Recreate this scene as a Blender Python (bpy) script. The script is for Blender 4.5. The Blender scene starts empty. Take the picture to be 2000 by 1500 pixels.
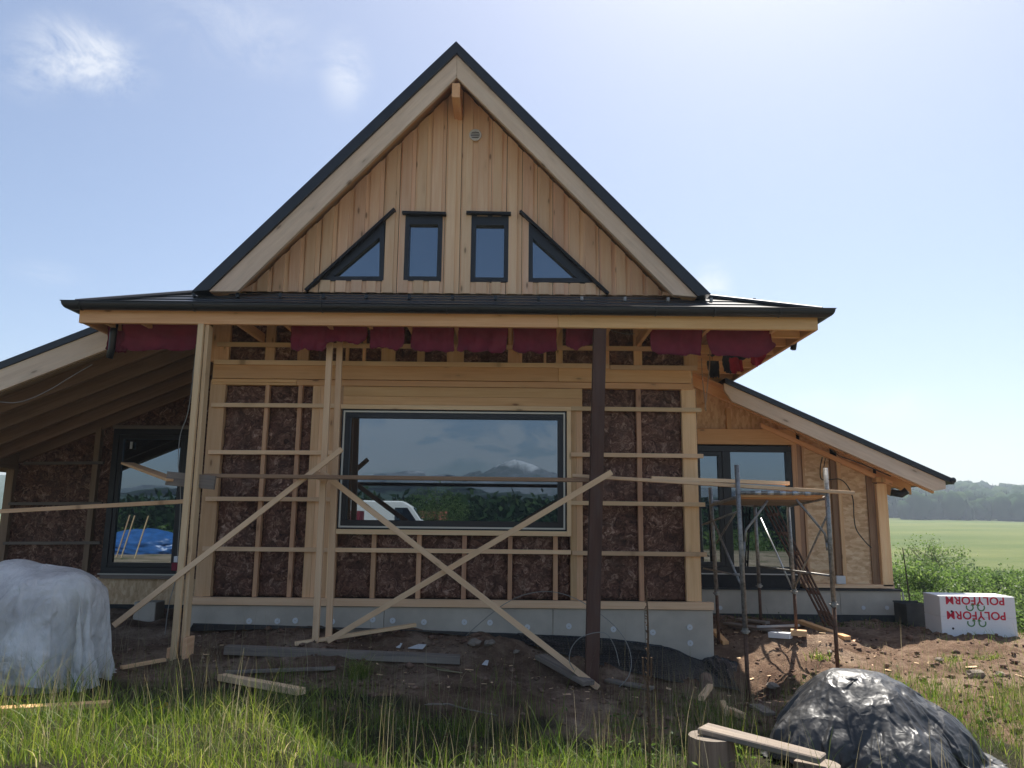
import bpy, math, random
import numpy as np
from mathutils import Vector, Matrix
random.seed(7)
RNG = np.random.default_rng(11)
R = math.radians
S = bpy.context.scene

# ------------------------------------------------------------------ camera
CAM_Z, PITCH, ROLL, FPX = 1.6, 9.75, 0.6, 1500.0
cam_data = bpy.data.cameras.new('camera')
cam_data.sensor_width = 36.0
cam_data.lens = 36.0 * FPX / 2000.0
cam_data.clip_start = 0.05
cam_data.clip_end = 6000
cam = bpy.data.objects.new('camera', cam_data)
S.collection.objects.link(cam)
CR = Matrix.Rotation(R(90 + PITCH), 3, 'X') @ Matrix.Rotation(R(ROLL), 3, 'Z')
cam.matrix_world = Matrix.Translation((0, 0, CAM_Z)) @ CR.to_4x4()
S.camera = cam

# ------------------------------------------------------------------ sky, sun, exposure
SUN_EL, SUN_AZ = 60.0, 24.0          # azimuth measured from +Y towards +X
S.view_settings.view_transform = 'Standard'
S.view_settings.look = 'None'
S.view_settings.gamma = 1
S.view_settings.exposure = 1.68
world = bpy.data.worlds.new('World'); S.world = world
world.use_nodes = True

def world_nodes():
    nt = world.node_tree; N = nt.nodes; L = nt.links
    N.clear()
    out = N.new('ShaderNodeOutputWorld'); bg = N.new('ShaderNodeBackground')
    sky = N.new('ShaderNodeTexSky'); sky.sky_type = 'NISHITA'
    sky.sun_disc = False
    sky.sun_elevation = R(SUN_EL); sky.sun_rotation = R(SUN_AZ)
    sky.altitude = 700; sky.air_density = .9; sky.dust_density = 2.6; sky.ozone_density = 0.6
    bg.inputs['Strength'].default_value = 0.050
    tc = N.new('ShaderNodeTexCoord')
    nz = N.new('ShaderNodeTexNoise'); nz.inputs['Scale'].default_value = 11; nz.inputs['Detail'].default_value = 12
    nz.inputs['Roughness'].default_value = 0.70; nz.inputs['Distortion'].default_value = 0.6
    mp = N.new('ShaderNodeMapping'); mp.inputs['Scale'].default_value = (1, 1, 1.9)
    L.new(tc.outputs['Generated'], mp.inputs['Vector']); L.new(mp.outputs['Vector'], nz.inputs['Vector'])
    # each cloud: direction, angular radius across, radius up, strength
    def d_of(px, py, back=False):
        v = CR @ Vector((px - 1000, -(py - 750), -FPX)); v.normalize()
        return Vector((v.x, -v.y, v.z)) if back else v
    clouds = [(d_of(165, 115), .085, .05, 1.35), (d_of(60, 145), .05, .04, .5), (d_of(676, 140), .04, .09, .75), (d_of(470, 60), .13, .06, .42),
              (d_of(1745, 795), .07, .035, .55), (d_of(1600, 790), .05, .025, .5),
              (d_of(1390, 560), .035, .04, 1.0), (d_of(95, 535), .05, .02, .3),
              (d_of(780, 868, True), .13, .045, 5.0), (d_of(1040, 872, True), .18, .042, 5.0),
              (d_of(1100, 905, True), .12, .05, 3.6), (d_of(700, 905, True), .14, .05, 3.6)]
    total = None
    for d, ra, rv, st in clouds:
        sub = N.new('ShaderNodeVectorMath'); sub.operation = 'SUBTRACT'
        sub.inputs[1].default_value = d
        L.new(tc.outputs['Generated'], sub.inputs[0])
        sc = N.new('ShaderNodeVectorMath'); sc.operation = 'MULTIPLY'
        sc.inputs[1].default_value = (1 / ra, 1 / ra, 1 / rv)
        L.new(sub.outputs[0], sc.inputs[0])
        ln = N.new('ShaderNodeVectorMath'); ln.operation = 'LENGTH'; L.new(sc.outputs[0], ln.inputs[0])
        mr = N.new('ShaderNodeMapRange'); mr.interpolation_type = 'SMOOTHSTEP'
        mr.inputs['From Min'].default_value = 1.0; mr.inputs['From Max'].default_value = 0.0
        mr.inputs['To Max'].default_value = st
        L.new(ln.outputs['Value'], mr.inputs['Value'])
        if total is None: total = mr.outputs[0]
        else:
            mx = N.new('ShaderNodeMath'); mx.operation = 'ADD'
            L.new(total, mx.inputs[0]); L.new(mr.outputs[0], mx.inputs[1]); total = mx.outputs[0]
    cr = N.new('ShaderNodeMapRange'); cr.inputs['From Min'].default_value = .39; cr.inputs['From Max'].default_value = .60
    L.new(nz.outputs['Fac'], cr.inputs['Value'])
    mul = N.new('ShaderNodeMath'); mul.operation = 'MULTIPLY'; mul.use_clamp = True
    L.new(total, mul.inputs[0]); L.new(cr.outputs[0], mul.inputs[1])
    fac = N.new('ShaderNodeMath'); fac.operation = 'MULTIPLY'; fac.inputs[1].default_value = .62; L.new(mul.outputs[0], fac.inputs[0])
    mix = N.new('ShaderNodeMixRGB'); mix.inputs[2].default_value = (6.5, 6.6, 6.7, 1)
    L.new(sky.outputs[0], mix.inputs[1]); L.new(fac.outputs[0], mix.inputs[0])
    L.new(mix.outputs[0], bg.inputs['Color']); L.new(bg.outputs[0], out.inputs['Surface'])
world_nodes()
sd = bpy.data.lights.new('sun', 'SUN'); sd.energy = 2.8; sd.angle = R(0.5); sd.color = (1, .95, .87)
sun = bpy.data.objects.new('sun', sd); S.collection.objects.link(sun)
sun.rotation_euler = (R(90 - SUN_EL), 0, R(180 - SUN_AZ) + math.pi * 0)
_sd = Vector((math.sin(R(SUN_AZ)) * math.cos(R(SUN_EL)), math.cos(R(SUN_AZ)) * math.cos(R(SUN_EL)), math.sin(R(SUN_EL))))
sun.rotation_euler = _sd.to_track_quat('Z', 'Y').to_euler()

# ------------------------------------------------------------------ helpers
def W(px, py, Y):
    d = CR @ Vector((px - 1000, -(py - 750), -FPX))
    return Vector((0, 0, CAM_Z)) + d * (Y / d.y)
def WX(px, py, Y): return W(px, py, Y).x
def WZ(py, Y, px=1000): return W(px, py, Y).z

def tag(o, label=None, cat=None, group=None, kind=None):
    if label: o['label'] = label
    if cat: o['category'] = cat
    if group: o['group'] = group
    if kind: o['kind'] = kind
    return o
def thing(name, loc, label, cat, group=None):
    o = bpy.data.objects.new(name, None); o.empty_display_size = .1
    S.collection.objects.link(o); o.location = loc
    return tag(o, label, cat, group)

class MB:
    """collects shapes; gc = grain coordinates (along, across, depth), tint = random per piece"""
    def __init__(s): s.v = []; s.f = []; s.g = []; s.t = []
    def _add(s, vs, fs, gs, tint=None):
        n = len(s.v); s.v += [tuple(p) for p in vs]; s.f += [tuple(i + n for i in f) for f in fs]
        t = random.random() if tint is None else tint
        o = (random.uniform(-50, 50), random.uniform(-50, 50), random.uniform(-50, 50))
        s.g += [(g[0] + o[0], g[1] + o[1], g[2] + o[2]) for g in gs]; s.t += [t] * len(vs)
        return s
    def beam(s, p0, p1, w, h, up=(0, 0, 1), tint=None, w1=None):
        """bar from p0 to p1; w across (perpendicular to up), h along up"""
        p0 = Vector(p0); p1 = Vector(p1); d = (p1 - p0); L = d.length; d.normalize()
        up = Vector(up); side = d.cross(up)
        if side.length < 1e-4: side = d.cross(Vector((0, 1, 0)))
        side.normalize(); u = side.cross(d).normalized()
        vs = []; gs = []
        for k, (p, ww) in enumerate(((p0, w), (p1, w1 or w))):
            for a, b in ((-1, -1), (1, -1), (1, 1), (-1, 1)):
                vs.append(p + side * (a * ww / 2) + u * (b * h / 2)); gs.append((k * L, a * w / 2, b * h / 2))
        return s._add(vs, [(0, 3, 2, 1), (4, 5, 6, 7), (0, 1, 5, 4), (1, 2, 6, 5), (2, 3, 7, 6), (3, 0, 4, 7)], gs, tint)
    def box(s, x0, x1, y0, y1, z0, z1, axis=None, tint=None):
        dx, dy, dz = x1 - x0, y1 - y0, z1 - z0
        if axis is None: axis = max(range(3), key=lambda i: (dx, dy, dz)[i])
        vs = [(x, y, z) for z in (z0, z1) for x, y in ((x0, y0), (x1, y0), (x1, y1), (x0, y1))]
        pr = {0: (0, 2, 1), 1: (1, 0, 2), 2: (2, 0, 1)}[axis]
        gs = [tuple(p[i] for i in pr) for p in vs]
        return s._add(vs, [(0, 3, 2, 1), (4, 5, 6, 7), (0, 1, 5, 4), (1, 2, 6, 5), (2, 3, 7, 6), (3, 0, 4, 7)], gs, tint)
    def prism(s, pts, ext, grain=(0, 0, 1), tint=None):
        pts = [Vector(p) for p in pts]; ext = Vector(ext); n = len(pts)
        g = Vector(grain).normalized(); e = ext.normalized(); c = g.cross(e)
        vs = pts + [p + ext for p in pts]
        gs = [(p.dot(g), p.dot(c), p.dot(e)) for p in vs]
        nrm = Vector((0, 0, 0))
        for i in range(n): nrm += pts[i].cross(pts[(i + 1) % n])
        fs = [tuple(range(n)), tuple(range(2 * n - 1, n - 1, -1))] + [(i, i + n, (i + 1) % n + n, (i + 1) % n) for i in range(n)]
        if nrm.dot(ext) > 0: fs = [tuple(reversed(f)) for f in fs]
        return s._add(vs, fs, gs, tint)
    def xz(s, pts, y0, y1, grain=(0, 0, 1), tint=None):
        return s.prism([(p[0], y0, p[1]) for p in pts], (0, y1 - y0, 0), grain, tint)
    def tube(s, pts, r, n=8, r1=None, tint=None, cap=True):
        pts = [Vector(p) for p in pts]; m = len(pts); vs = []; gs = []; L = 0
        prev = None
        for i, p in enumerate(pts):
            d = (pts[min(i + 1, m - 1)] - pts[max(i - 1, 0)]).normalized()
            if prev is None:
                a = d.cross(Vector((0, 0, 1)) if abs(d.z) < .9 else Vector((1, 0, 0))).normalized()
            else:
                a = (prev - d * prev.dot(d)).normalized()
            prev = a; b = d.cross(a)
            rr = r + ((r1 if r1 is not None else r) - r) * i / max(1, m - 1)
            if i: L += (p - pts[i - 1]).length
            for k in range(n):
                t = 2 * math.pi * k / n
                vs.append(p + a * (math.cos(t) * rr) + b * (math.sin(t) * rr)); gs.append((L, math.cos(t) * rr, math.sin(t) * rr))
        fs = [(i * n + k, i * n + (k + 1) % n, (i + 1) * n + (k + 1) % n, (i + 1) * n + k) for i in range(m - 1) for k in range(n)]
        if cap: fs += [tuple(range(n - 1, -1, -1)), tuple(range((m - 1) * n, m * n))]
        return s._add(vs, fs, gs, tint)
    def mesh(s, vs, fs, gs=None, tint=None):
        return s._add(vs, fs, gs or [tuple(v) for v in vs], tint)
    def build(s, name, mat, parent=None, smooth=False, bevel=0, origin=None):
        me = bpy.data.meshes.new(name)
        v = np.array(s.v, dtype=float)
        c = Vector(origin) if origin is not None else Vector(((v.min(0) + v.max(0)) / 2).tolist())
        if parent is None and origin is None: c.z = float(v[:, 2].min())
        v = v - np.array(c)
        me.from_pydata(v.tolist(), [], s.f)
        a = me.attributes.new('gc', 'FLOAT_VECTOR', 'POINT'); a.data.foreach_set('vector', np.array(s.g, dtype=np.float32).ravel())
        a = me.attributes.new('tint', 'FLOAT', 'POINT'); a.data.foreach_set('value', np.array(s.t, dtype=np.float32))
        me.materials.append(mat)
        if smooth: me.polygons.foreach_set('use_smooth', [True] * len(me.polygons))
        me.update()
        o = bpy.data.objects.new(name, me); S.collection.objects.link(o)
        o.location = c
        if parent is not None:
            o.parent = parent; o.location = c - world_loc(parent)
        if bevel:
            b = o.modifiers.new('bevel', 'BEVEL'); b.width = bevel; b.segments = 1; b.limit_method = 'ANGLE'
        return o
def world_loc(o):
    l = Vector(o.location)
    while o.parent: o = o.parent; l = l + Vector(o.location)
    return l

def vnoise(x, y, seed=0):
    xi = np.floor(x).astype(np.int64); yi = np.floor(y).astype(np.int64); fx = x - xi; fy = y - yi
    def h(a, b):
        n = (a * 374761393 + b * 668265263 + seed * 974634777) & 0xffffffff
        n = ((n ^ (n >> 13)) * 1274126177) & 0xffffffff
        return ((n ^ (n >> 16)) & 0xffff) / 65535.0
    u = fx * fx * (3 - 2 * fx); w = fy * fy * (3 - 2 * fy)
    return (h(xi, yi) * (1 - u) + h(xi + 1, yi) * u) * (1 - w) + (h(xi, yi + 1) * (1 - u) + h(xi + 1, yi + 1) * u) * w
def fbm(x, y, seed=0, o=4, gain=.5):
    r = 0; a = 1; t = 0
    for i in range(o):
        r = r + a * vnoise(x * 2 ** i, y * 2 ** i, seed + i); t += a; a *= gain
    return r / t

# ------------------------------------------------------------------ materials
def new_mat(name):
    m = bpy.data.materials.new(name); m.use_nodes = True
    nt = m.node_tree; b = nt.nodes['Principled BSDF']
    return m, nt, nt.nodes, nt.links, b
def ramp(N, L, src, stops):
    r = N.new('ShaderNodeValToRGB'); e = r.color_ramp.elements
    while len(e) < len(stops): e.new(.5)
    for el, (p, c) in zip(e, stops): el.position = p; el.color = (*c, 1) if len(c) == 3 else c
    L.new(src, r.inputs[0]); return r.outputs[0]
def noise(N, L, vec, scale, detail=4, rough=.5, dist=0):
    n = N.new('ShaderNodeTexNoise'); n.inputs['Scale'].default_value = scale; n.inputs['Detail'].default_value = detail
    n.inputs['Roughness'].default_value = rough; n.inputs['Distortion'].default_value = dist
    if vec is not None: L.new(vec, n.inputs['Vector'])
    return n.outputs['Fac']
def mapping(N, L, vec, sc):
    m = N.new('ShaderNodeMapping'); m.inputs['Scale'].default_value = sc; L.new(vec, m.inputs['Vector']); return m.outputs[0]
def mixc(N, L, fac, a, b, mode='MIX'):
    m = N.new('ShaderNodeMixRGB'); m.blend_type = mode
    for i, x in ((0, fac), (1, a), (2, b)):
        if isinstance(x, (int, float)): m.inputs[i].default_value = x
        elif isinstance(x, tuple): m.inputs[i].default_value = (*x, 1)
        else: L.new(x, m.inputs[i])
    return m.outputs[0]
def bump(N, L, b, h, st, dist=.01):
    n = N.new('ShaderNodeBump'); n.inputs['Strength'].default_value = st; n.inputs['Distance'].default_value = dist
    L.new(h, n.inputs['Height']); L.new(n.outputs[0], b.inputs['Normal'])
def maprange(N, L, src, a, b, c=0, d=1):
    m = N.new('ShaderNodeMapRange'); L.new(src, m.inputs[0])
    for i, x in enumerate((a, b, c, d)): m.inputs[i + 1].default_value = x
    return m.outputs[0]
def attr(N, name, out='Vector'):
    a = N.new('ShaderNodeAttribute'); a.attribute_name = name; return a.outputs[out]

def wood(name, light, dark, knots=.8, var=.25, rough=.7, stain=0.0, knotcol=(.12, .05, .02)):
    m, nt, N, L, b = new_mat(name)
    g = attr(N, 'gc'); t = attr(N, 'tint', 'Fac')
    v1 = mapping(N, L, g, (1.3, 26, 26)); n1 = noise(N, L, v1, 1.0, 5, .6, .6)
    c = ramp(N, L, n1, [(.3, dark), (.62, light)])
    v2 = mapping(N, L, g, (.35, 1.6, 1.6)); n2 = noise(N, L, v2, 1.3, 3)
    c = mixc(N, L, maprange(N, L, n2, .3, .7, .0, .55), c, tuple(x * .78 for x in dark))
    # knots
    vo = N.new('ShaderNodeTexVoronoi'); vo.feature = 'F1'; vo.inputs['Scale'].default_value = 1
    v3 = mapping(N, L, g, (1.9, 6.0, 0)); L.new(v3, vo.inputs['Vector'])
    kn = maprange(N, L, vo.outputs['Distance'], .11, .05, 0, knots)
    c = mixc(N, L, kn, c, knotcol)
    ring = maprange(N, L, vo.outputs['Distance'], .26, .1, 0, .35)
    c = mixc(N, L, ring, c, tuple(x * .7 for x in dark))
    if stain:
        n4 = noise(N, L, mapping(N, L, g, (1.2, 5, 5)), 1.5, 6, .7)
        c = mixc(N, L, maprange(N, L, n4, .45, .75, 0, stain), c, (.16, .15, .14))
    hv = N.new('ShaderNodeHueSaturation'); L.new(c, hv.inputs['Color'])
    L.new(maprange(N, L, t, 0, 1, 1 - var, 1 + var), hv.inputs['Value'])
    t2 = N.new('ShaderNodeMath'); t2.operation = 'MULTIPLY'; t2.inputs[1].default_value = 7.31; L.new(t, t2.inputs[0])
    t3 = N.new('ShaderNodeMath'); t3.operation = 'FRACT'; L.new(t2.outputs[0], t3.inputs[0])
    L.new(maprange(N, L, t3.outputs[0], 0, 1, .493, .507), hv.inputs['Hue'])
    L.new(hv.outputs[0], b.inputs['Base Color'])
    b.inputs['Roughness'].default_value = rough
    b.inputs['Specular IOR Level'].default_value = .25
    bump(N, L, b, n1, .35, .005)
    return m
M = {}
M['pine'] = wood('fresh_pine', (.88, .58, .33), (.75, .44, .22))
M['batten'] = wood('batten_pine', (.93, .66, .40), (.83, .54, .30), knots=.6, var=.16)
M['clad'] = wood('cladding_pine', (.95, .67, .44), (.87, .55, .33), knots=.85, var=.10)
M['rake'] = wood('pale_spruce', (.90, .70, .52), (.78, .57, .40), knots=.7, var=.06, stain=.18)
M['beam'] = wood('orange_spruce', (.88, .54, .27), (.76, .41, .185), knots=.9, var=.10)
M['pink'] = wood('planed_larch', (.74, .44, .26), (.58, .31, .17), knots=.6, var=.12)
M['weather'] = wood('weathered_board', (.34, .28, .22), (.20, .16, .13), knots=.5, var=.2, stain=.5, rough=.85)
M['oldred'] = wood('old_red_brown_post', (.155, .078, .055), (.10, .050, .036), knots=.3, var=.1, stain=.25, rough=.8)
M['deckwood'] = wood('roof_boarding', (.44, .28, .17), (.30, .18, .10), knots=.5, var=.2)
M['greybeam'] = wood('grey_rafter', (.40, .27, .175), (.28, .185, .12), knots=.4, var=.14)
M['log'] = wood('log_bark', (.36, .25, .17), (.18, .12, .08), knots=.9, var=.1, stain=.3, rough=.9)

def simple(name, col, rough=.5, metal=0, spec=.5, nscale=0, namt=.2, bmp=0, bs=30):
    m, nt, N, L, b = new_mat(name)
    b.inputs['Roughness'].default_value = rough; b.inputs['Metallic'].default_value = metal; b.inputs['Specular IOR Level'].default_value = spec
    tc = N.new('ShaderNodeTexCoord')
    if nscale:
        n = noise(N, L, tc.outputs['Object'], nscale, 6, .6)
        L.new(ramp(N, L, n, [(.3, tuple(x * (1 - namt) for x in col)), (.7, tuple(min(1, x * (1 + namt)) for x in col))]), b.inputs['Base Color'])
    else: b.inputs['Base Color'].default_value = (*col, 1)
    if bmp: bump(N, L, b, noise(N, L, tc.outputs['Object'], bs, 4), bmp, .01)
    return m
M['roof'] = simple('black_coated_roof', (.016, .018, .022), .34, 0, .5, 3, .25, .05, 6)
M['gutter'] = simple('black_gutter', (.014, .017, .02), .35, 0, .5)
M['frame'] = simple('anthracite_frame', (.012, .013, .015), .4)
M['flash'] = simple('black_flashing', (.010, .010, .012), .55, 0, .4, 20, .3, .4, 40)
M['liner'] = simple('black_liner', (.018, .018, .020), .45, 0, .5, 12, .3, .5, 12)
M['cream'] = simple('cream_trim', (.70, .66, .55), .6)
M['white'] = simple('white_plastic', (.72, .72, .70), .5)
M['dark'] = simple('dark_void', (.02, .018, .016), .9)
M['conc'] = simple('grey_foundation_board', (.52, .46, .37), .85, 0, .3, 2.2, .16, .15, 60)
M['concdark'] = simple('dark_foundation_coating', (.05, .052, .052), .8, 0, .3, 4, .3, .2, 30)
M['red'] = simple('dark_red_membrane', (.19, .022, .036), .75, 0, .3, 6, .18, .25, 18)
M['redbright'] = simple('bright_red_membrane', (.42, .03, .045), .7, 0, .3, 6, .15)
M['stone'] = simple('field_stone', (.30, .25, .20), .9, 0, .2, 14, .3, .5, 25)
M['foil'] = simple('foil_tube', (.5, .5, .5), .35, .6)
M['rust'] = simple('rusty_tube', (.13, .07, .045), .8, .2, .4, 25, .5, .4, 60)
M['wire'] = simple('pale_wire', (.28, .27, .24), .5)
M['cable'] = simple('black_cable', (.02, .018, .016), .5)
M['foam'] = simple('white_foam', (.86, .87, .87), .8, 0, .3, 60, .03, .1, 180)
M['inkred'] = simple('red_print', (.62, .015, .05), .7)
M['inkgreen'] = simple('green_print', (.10, .26, .08), .7)

def m_galv():
    m, nt, N, L, b = new_mat('galvanised_tube')
    tc = N.new('ShaderNodeTexCoord')
    n = noise(N, L, tc.outputs['Object'], 22, 6, .7)
    L.new(ramp(N, L, n, [(.3, (.11, .10, .09)), (.5, (.30, .285, .26)), (.75, (.46, .44, .41))]), b.inputs['Base Color'])
    b.inputs['Metallic'].default_value = .55; b.inputs['Roughness'].default_value = .48
    bump(N, L, b, n, .3, .003); return m
M['galv'] = m_galv()

def m_glass():
    m, nt, N, L, b = new_mat('dark_reflecting_glass')
    b.inputs['Base Color'].default_value = (.008, .012, .018, 1); b.inputs['Roughness'].default_value = .02
    gl = N.new('ShaderNodeBsdfGlossy'); gl.inputs['Roughness'].default_value = 0.004; gl.inputs['Color'].default_value = (.70, .86, 1, 1)
    mx = N.new('ShaderNodeMixShader'); lw = N.new('ShaderNodeLayerWeight'); lw.inputs['Blend'].default_value = .25
    L.new(maprange(N, L, lw.outputs['Facing'], 0, 1, .20, .85), mx.inputs[0])
    L.new(b.outputs[0], mx.inputs[1]); L.new(gl.outputs[0], mx.inputs[2])
    tc = N.new('ShaderNodeTexCoord'); bp = N.new('ShaderNodeBump'); bp.inputs['Strength'].default_value = .02; bp.inputs['Distance'].default_value = .02
    L.new(noise(N, L, tc.outputs['Object'], 1.1, 1), bp.inputs['Height']); L.new(bp.outputs[0], gl.inputs['Normal'])
    L.new(mx.outputs[0], N['Material Output'].inputs['Surface']); return m
M['glass'] = m_glass()

def m_insul():
    m, nt, N, L, b = new_mat('brown_mineral_wool')
    g = attr(N, 'gc')
    w = noise(N, L, g, 5.5, 4, .6, .3)
    vm = N.new('ShaderNodeVectorMath'); vm.operation = 'SCALE'; vm.inputs['Scale'].default_value = 1.0
    nc = N.new('ShaderNodeTexNoise'); nc.inputs['Scale'].default_value = 4.2; nc.inputs['Detail'].default_value = 3; L.new(g, nc.inputs['Vector'])
    sb = N.new('ShaderNodeVectorMath'); sb.operation = 'MULTIPLY_ADD'; sb.inputs[1].default_value = (.55, .55, .55)
    L.new(nc.outputs['Color'], sb.inputs[0]); L.new(g, sb.inputs[2])
    f = noise(N, L, mapping(N, L, sb.outputs[0], (7, 11, 7)), 1.0, 10, .70, 1.5)
    c = ramp(N, L, f, [(.34, (.020, .010, .006)), (.45, (.15, .066, .042)), (.55, (.30, .155, .10)), (.66, (.70, .48, .36))])
    c = mixc(N, L, maprange(N, L, w, .45, .65, 0, .55), c, (.055, .028, .018))
    L.new(c, b.inputs['Base Color']); b.inputs['Roughness'].default_value = .55; b.inputs['Specular IOR Level'].default_value = .4
    bump(N, L, b, f, 1.0, .05); return m
M['insul'] = m_insul()

def m_osb():
    m, nt, N, L, b = new_mat('strand_board')
    g = attr(N, 'gc')
    outs = []
    for k, (sc, off) in enumerate((((22, 7, 12), 0), ((18, 9, 12), 5), ((26, 12, 12), 9))):
        vo = N.new('ShaderNodeTexVoronoi'); vo.inputs['Scale'].default_value = 1
        mp = N.new('ShaderNodeMapping'); mp.inputs['Scale'].default_value = sc; mp.inputs['Rotation'].default_value = (.2 * k, .3 * k - .4, .5 * k - .5); mp.inputs['Location'].default_value = (off, off, 0)
        L.new(g, mp.inputs['Vector']); L.new(mp.outputs[0], vo.inputs['Vector']); outs.append(vo.outputs['Color'])
    c = mixc(N, L, .5, outs[0], outs[1]); c = mixc(N, L, .4, c, outs[2])
    bw = N.new('ShaderNodeRGBToBW'); L.new(c, bw.inputs[0])
    col = ramp(N, L, bw.outputs[0], [(.25, (.60, .37, .19)), (.5, (.76, .52, .29)), (.75, (.88, .67, .42))])
    L.new(col, b.inputs['Base Color']); b.inputs['Roughness'].default_value = .65
    bump(N, L, b, bw.outputs[0], .2, .004); return m
M['osb'] = m_osb()

def m_ground():
    m, nt, N, L, b = new_mat('soil_and_turf')
    ge = N.new('ShaderNodeNewGeometry'); P = ge.outputs['Position']
    soil = attr(N, 'soil', 'Fac'); fore = attr(N, 'forest', 'Fac')
    n1 = noise(N, L, P, 1.4, 8, .65); n2 = noise(N, L, P, 9, 8, .7); n3 = noise(N, L, P, 45, 5, .7)
    s = ramp(N, L, n1, [(.32, (.11, .062, .040)), (.5, (.27, .175, .115)), (.68, (.44, .32, .225))])
    s = mixc(N, L, maprange(N, L, n2, .40, .62, 0, .55), s, (.105, .058, .038))
    s = mixc(N, L, maprange(N, L, n3, .58, .72, 0, .5), s, (.40, .31, .235))
    t = ramp(N, L, n1, [(.3, (.026, .028, .013)), (.55, (.045, .046, .020)), (.75, (.08, .062, .035))])
    t = mixc(N, L, maprange(N, L, n2, .4, .65, 0, .5), t, (.05, .036, .022))
    fld = ramp(N, L, noise(N, L, mapping(N, L, P, (.02, .05, .05)), 1, 4, .6), [(.35, (.085, .12, .028)), (.65, (.16, .175, .055))])
    fld = mixc(N, L, maprange(N, L, noise(N, L, P, .6, 6, .7), .35, .7, 0, .45), fld, (.07, .10, .03))
    bounce_yard = attr(N, 'bounce_yard', 'Fac'); pale = ramp(N, L, noise(N, L, P, .9, 7, .75), [(.36, (.09, .11, .04)), (.5, (.30, .23, .16)), (.7, (.46, .36, .26))])  # pale ground added behind the camera to bounce warm light onto the facade
    far = N.new('ShaderNodeSeparateXYZ'); L.new(P, far.inputs[0])
    ln = N.new('ShaderNodeVectorMath'); ln.operation = 'LENGTH'; L.new(P, ln.inputs[0])
    c = mixc(N, L, soil, t, s)
    c = mixc(N, L, maprange(N, L, ln.outputs['Value'], 14, 40), c, fld)
    c = mixc(N, L, fore, c, (.022, .042, .016)); c = mixc(N, L, bounce_yard, c, pale)
    L.new(c, b.inputs['Base Color']); b.inputs['Roughness'].default_value = .95; b.inputs['Specular IOR Level'].default_value = .15
    ad = N.new('ShaderNodeMath'); ad.operation = 'ADD'; L.new(n2, ad.inputs[0]); L.new(n3, ad.inputs[1])
    bump(N, L, b, ad.outputs[0], .9, .05); return m
M['ground'] = m_ground()

def m_leaf(name, stops, trans=.35, rough=.5):
    m, nt, N, L, b = new_mat(name)
    t = attr(N, 'tint', 'Fac')
    c = ramp(N, L, t, stops)
    L.new(c, b.inputs['Base Color']); b.inputs['Roughness'].default_value = rough; b.inputs['Specular IOR Level'].default_value = .3 if rough < .9 else 0
    tr = N.new('ShaderNodeBsdfTranslucent'); hv = N.new('ShaderNodeHueSaturation'); hv.inputs['Value'].default_value = 1.6; hv.inputs['Saturation'].default_value = 1.1
    L.new(c, hv.inputs['Color']); L.new(hv.outputs[0], tr.inputs['Color'])
    mx = N.new('ShaderNodeMixShader'); mx.inputs[0].default_value = trans
    L.new(b.outputs[0], mx.inputs[1]); L.new(tr.outputs[0], mx.inputs[2]); L.new(mx.outputs[0], N['Material Output'].inputs['Surface'])
    return m
M['grass'] = m_leaf('grass_blades', [(0, (.040, .075, .016)), (.40, (.12, .18, .03)), (.78, (.24, .27, .06)), (.94, (.36, .33, .14)), (1, (.48, .40, .24))], .45)
M['straw'] = m_leaf('dry_grass', [(0, (.16, .14, .06)), (.5, (.30, .25, .13)), (1, (.48, .42, .28))], .35)
M['leaf'] = m_leaf('bush_leaves', [(0, (.045, .080, .024)), (.6, (.11, .17, .045)), (1, (.20, .26, .09))], .45)
M['leafb'] = m_leaf('young_tree_leaves', [(0, (.06, .10, .03)), (.6, (.13, .19, .06)), (1, (.22, .28, .12))], .45)
M['darkleaf'] = m_leaf('forest_leaves', [(0, (.012, .026, .012)), (.6, (.028, .055, .022)), (1, (.06, .09, .032))], .1, 1.0)
M['bark'] = simple('grey_bark', (.10, .08, .06), .9, 0, .2, 10, .3, .4, 20)
M['stalk'] = simple('dead_brown_stalk', (.12, .075, .045), .9, 0, .2, 40, .4, .6, 90)
M['yellow'] = simple('yellow_petals', (.80, .50, .01), .6)

# ------------------------------------------------------------------ ground
_anch = [W(*a) for a in [
    (250, 1212, 11.5), (420, 1218, 10.3), (600, 1222, 10.1), (800, 1226, 10.1), (950, 1240, 10.05), (1100, 1262, 10.0), (1250, 1295, 9.9), (1390, 1318, 9.95),
    (350, 1282, 9.0), (620, 1256, 9.45), (250, 1270, 9.6), (120, 1345, 7.7), (0, 1330, 7.9), (230, 1330, 7.9), (330, 1335, 8.0), (200, 1375, 7.2),
    (500, 1335, 8.4), (700, 1330, 8.6), (900, 1330, 8.7), (1150, 1345, 9.0), (1060, 1330, 9.0), (1320, 1350, 9.2),
    (50, 1428, 5.25), (300, 1408, 5.3), (500, 1425, 5.5), (180, 1380, 6.6), (400, 1385, 6.8), (60, 1500, 4.4), (300, 1500, 4.5), (520, 1500, 4.9), (650, 1450, 6.2), (750, 1500, 6.1),
    (950, 1430, 7.4), (950, 1500, 6.4), (1200, 1430, 7.4), (1200, 1500, 6.4), (1330, 1440, 7.3),
    (1463, 1396, 9.2), (1640, 1302, 9.2), (1406, 1248, 10.5), (1556, 1234, 10.5), (1486, 1210, 11.9), (1600, 1216, 12.7), (1760, 1215, 12.7),
    (1520, 1300, 9.6), (1560, 1370, 8.6), (1500, 1430, 7.6), (1420, 1500, 6.3), (1600, 1500, 6.3), (1850, 1245, 11.0), (1960, 1245, 11.0), (1800, 1290, 9.9), (1950, 1290, 9.9),
    (1880, 1345, 8.6), (1990, 1345, 8.6), (1780, 1340, 8.7), (1960, 1430, 7.0), (1960, 1500, 6.2), (1750, 1500, 6.1)]]
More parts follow.
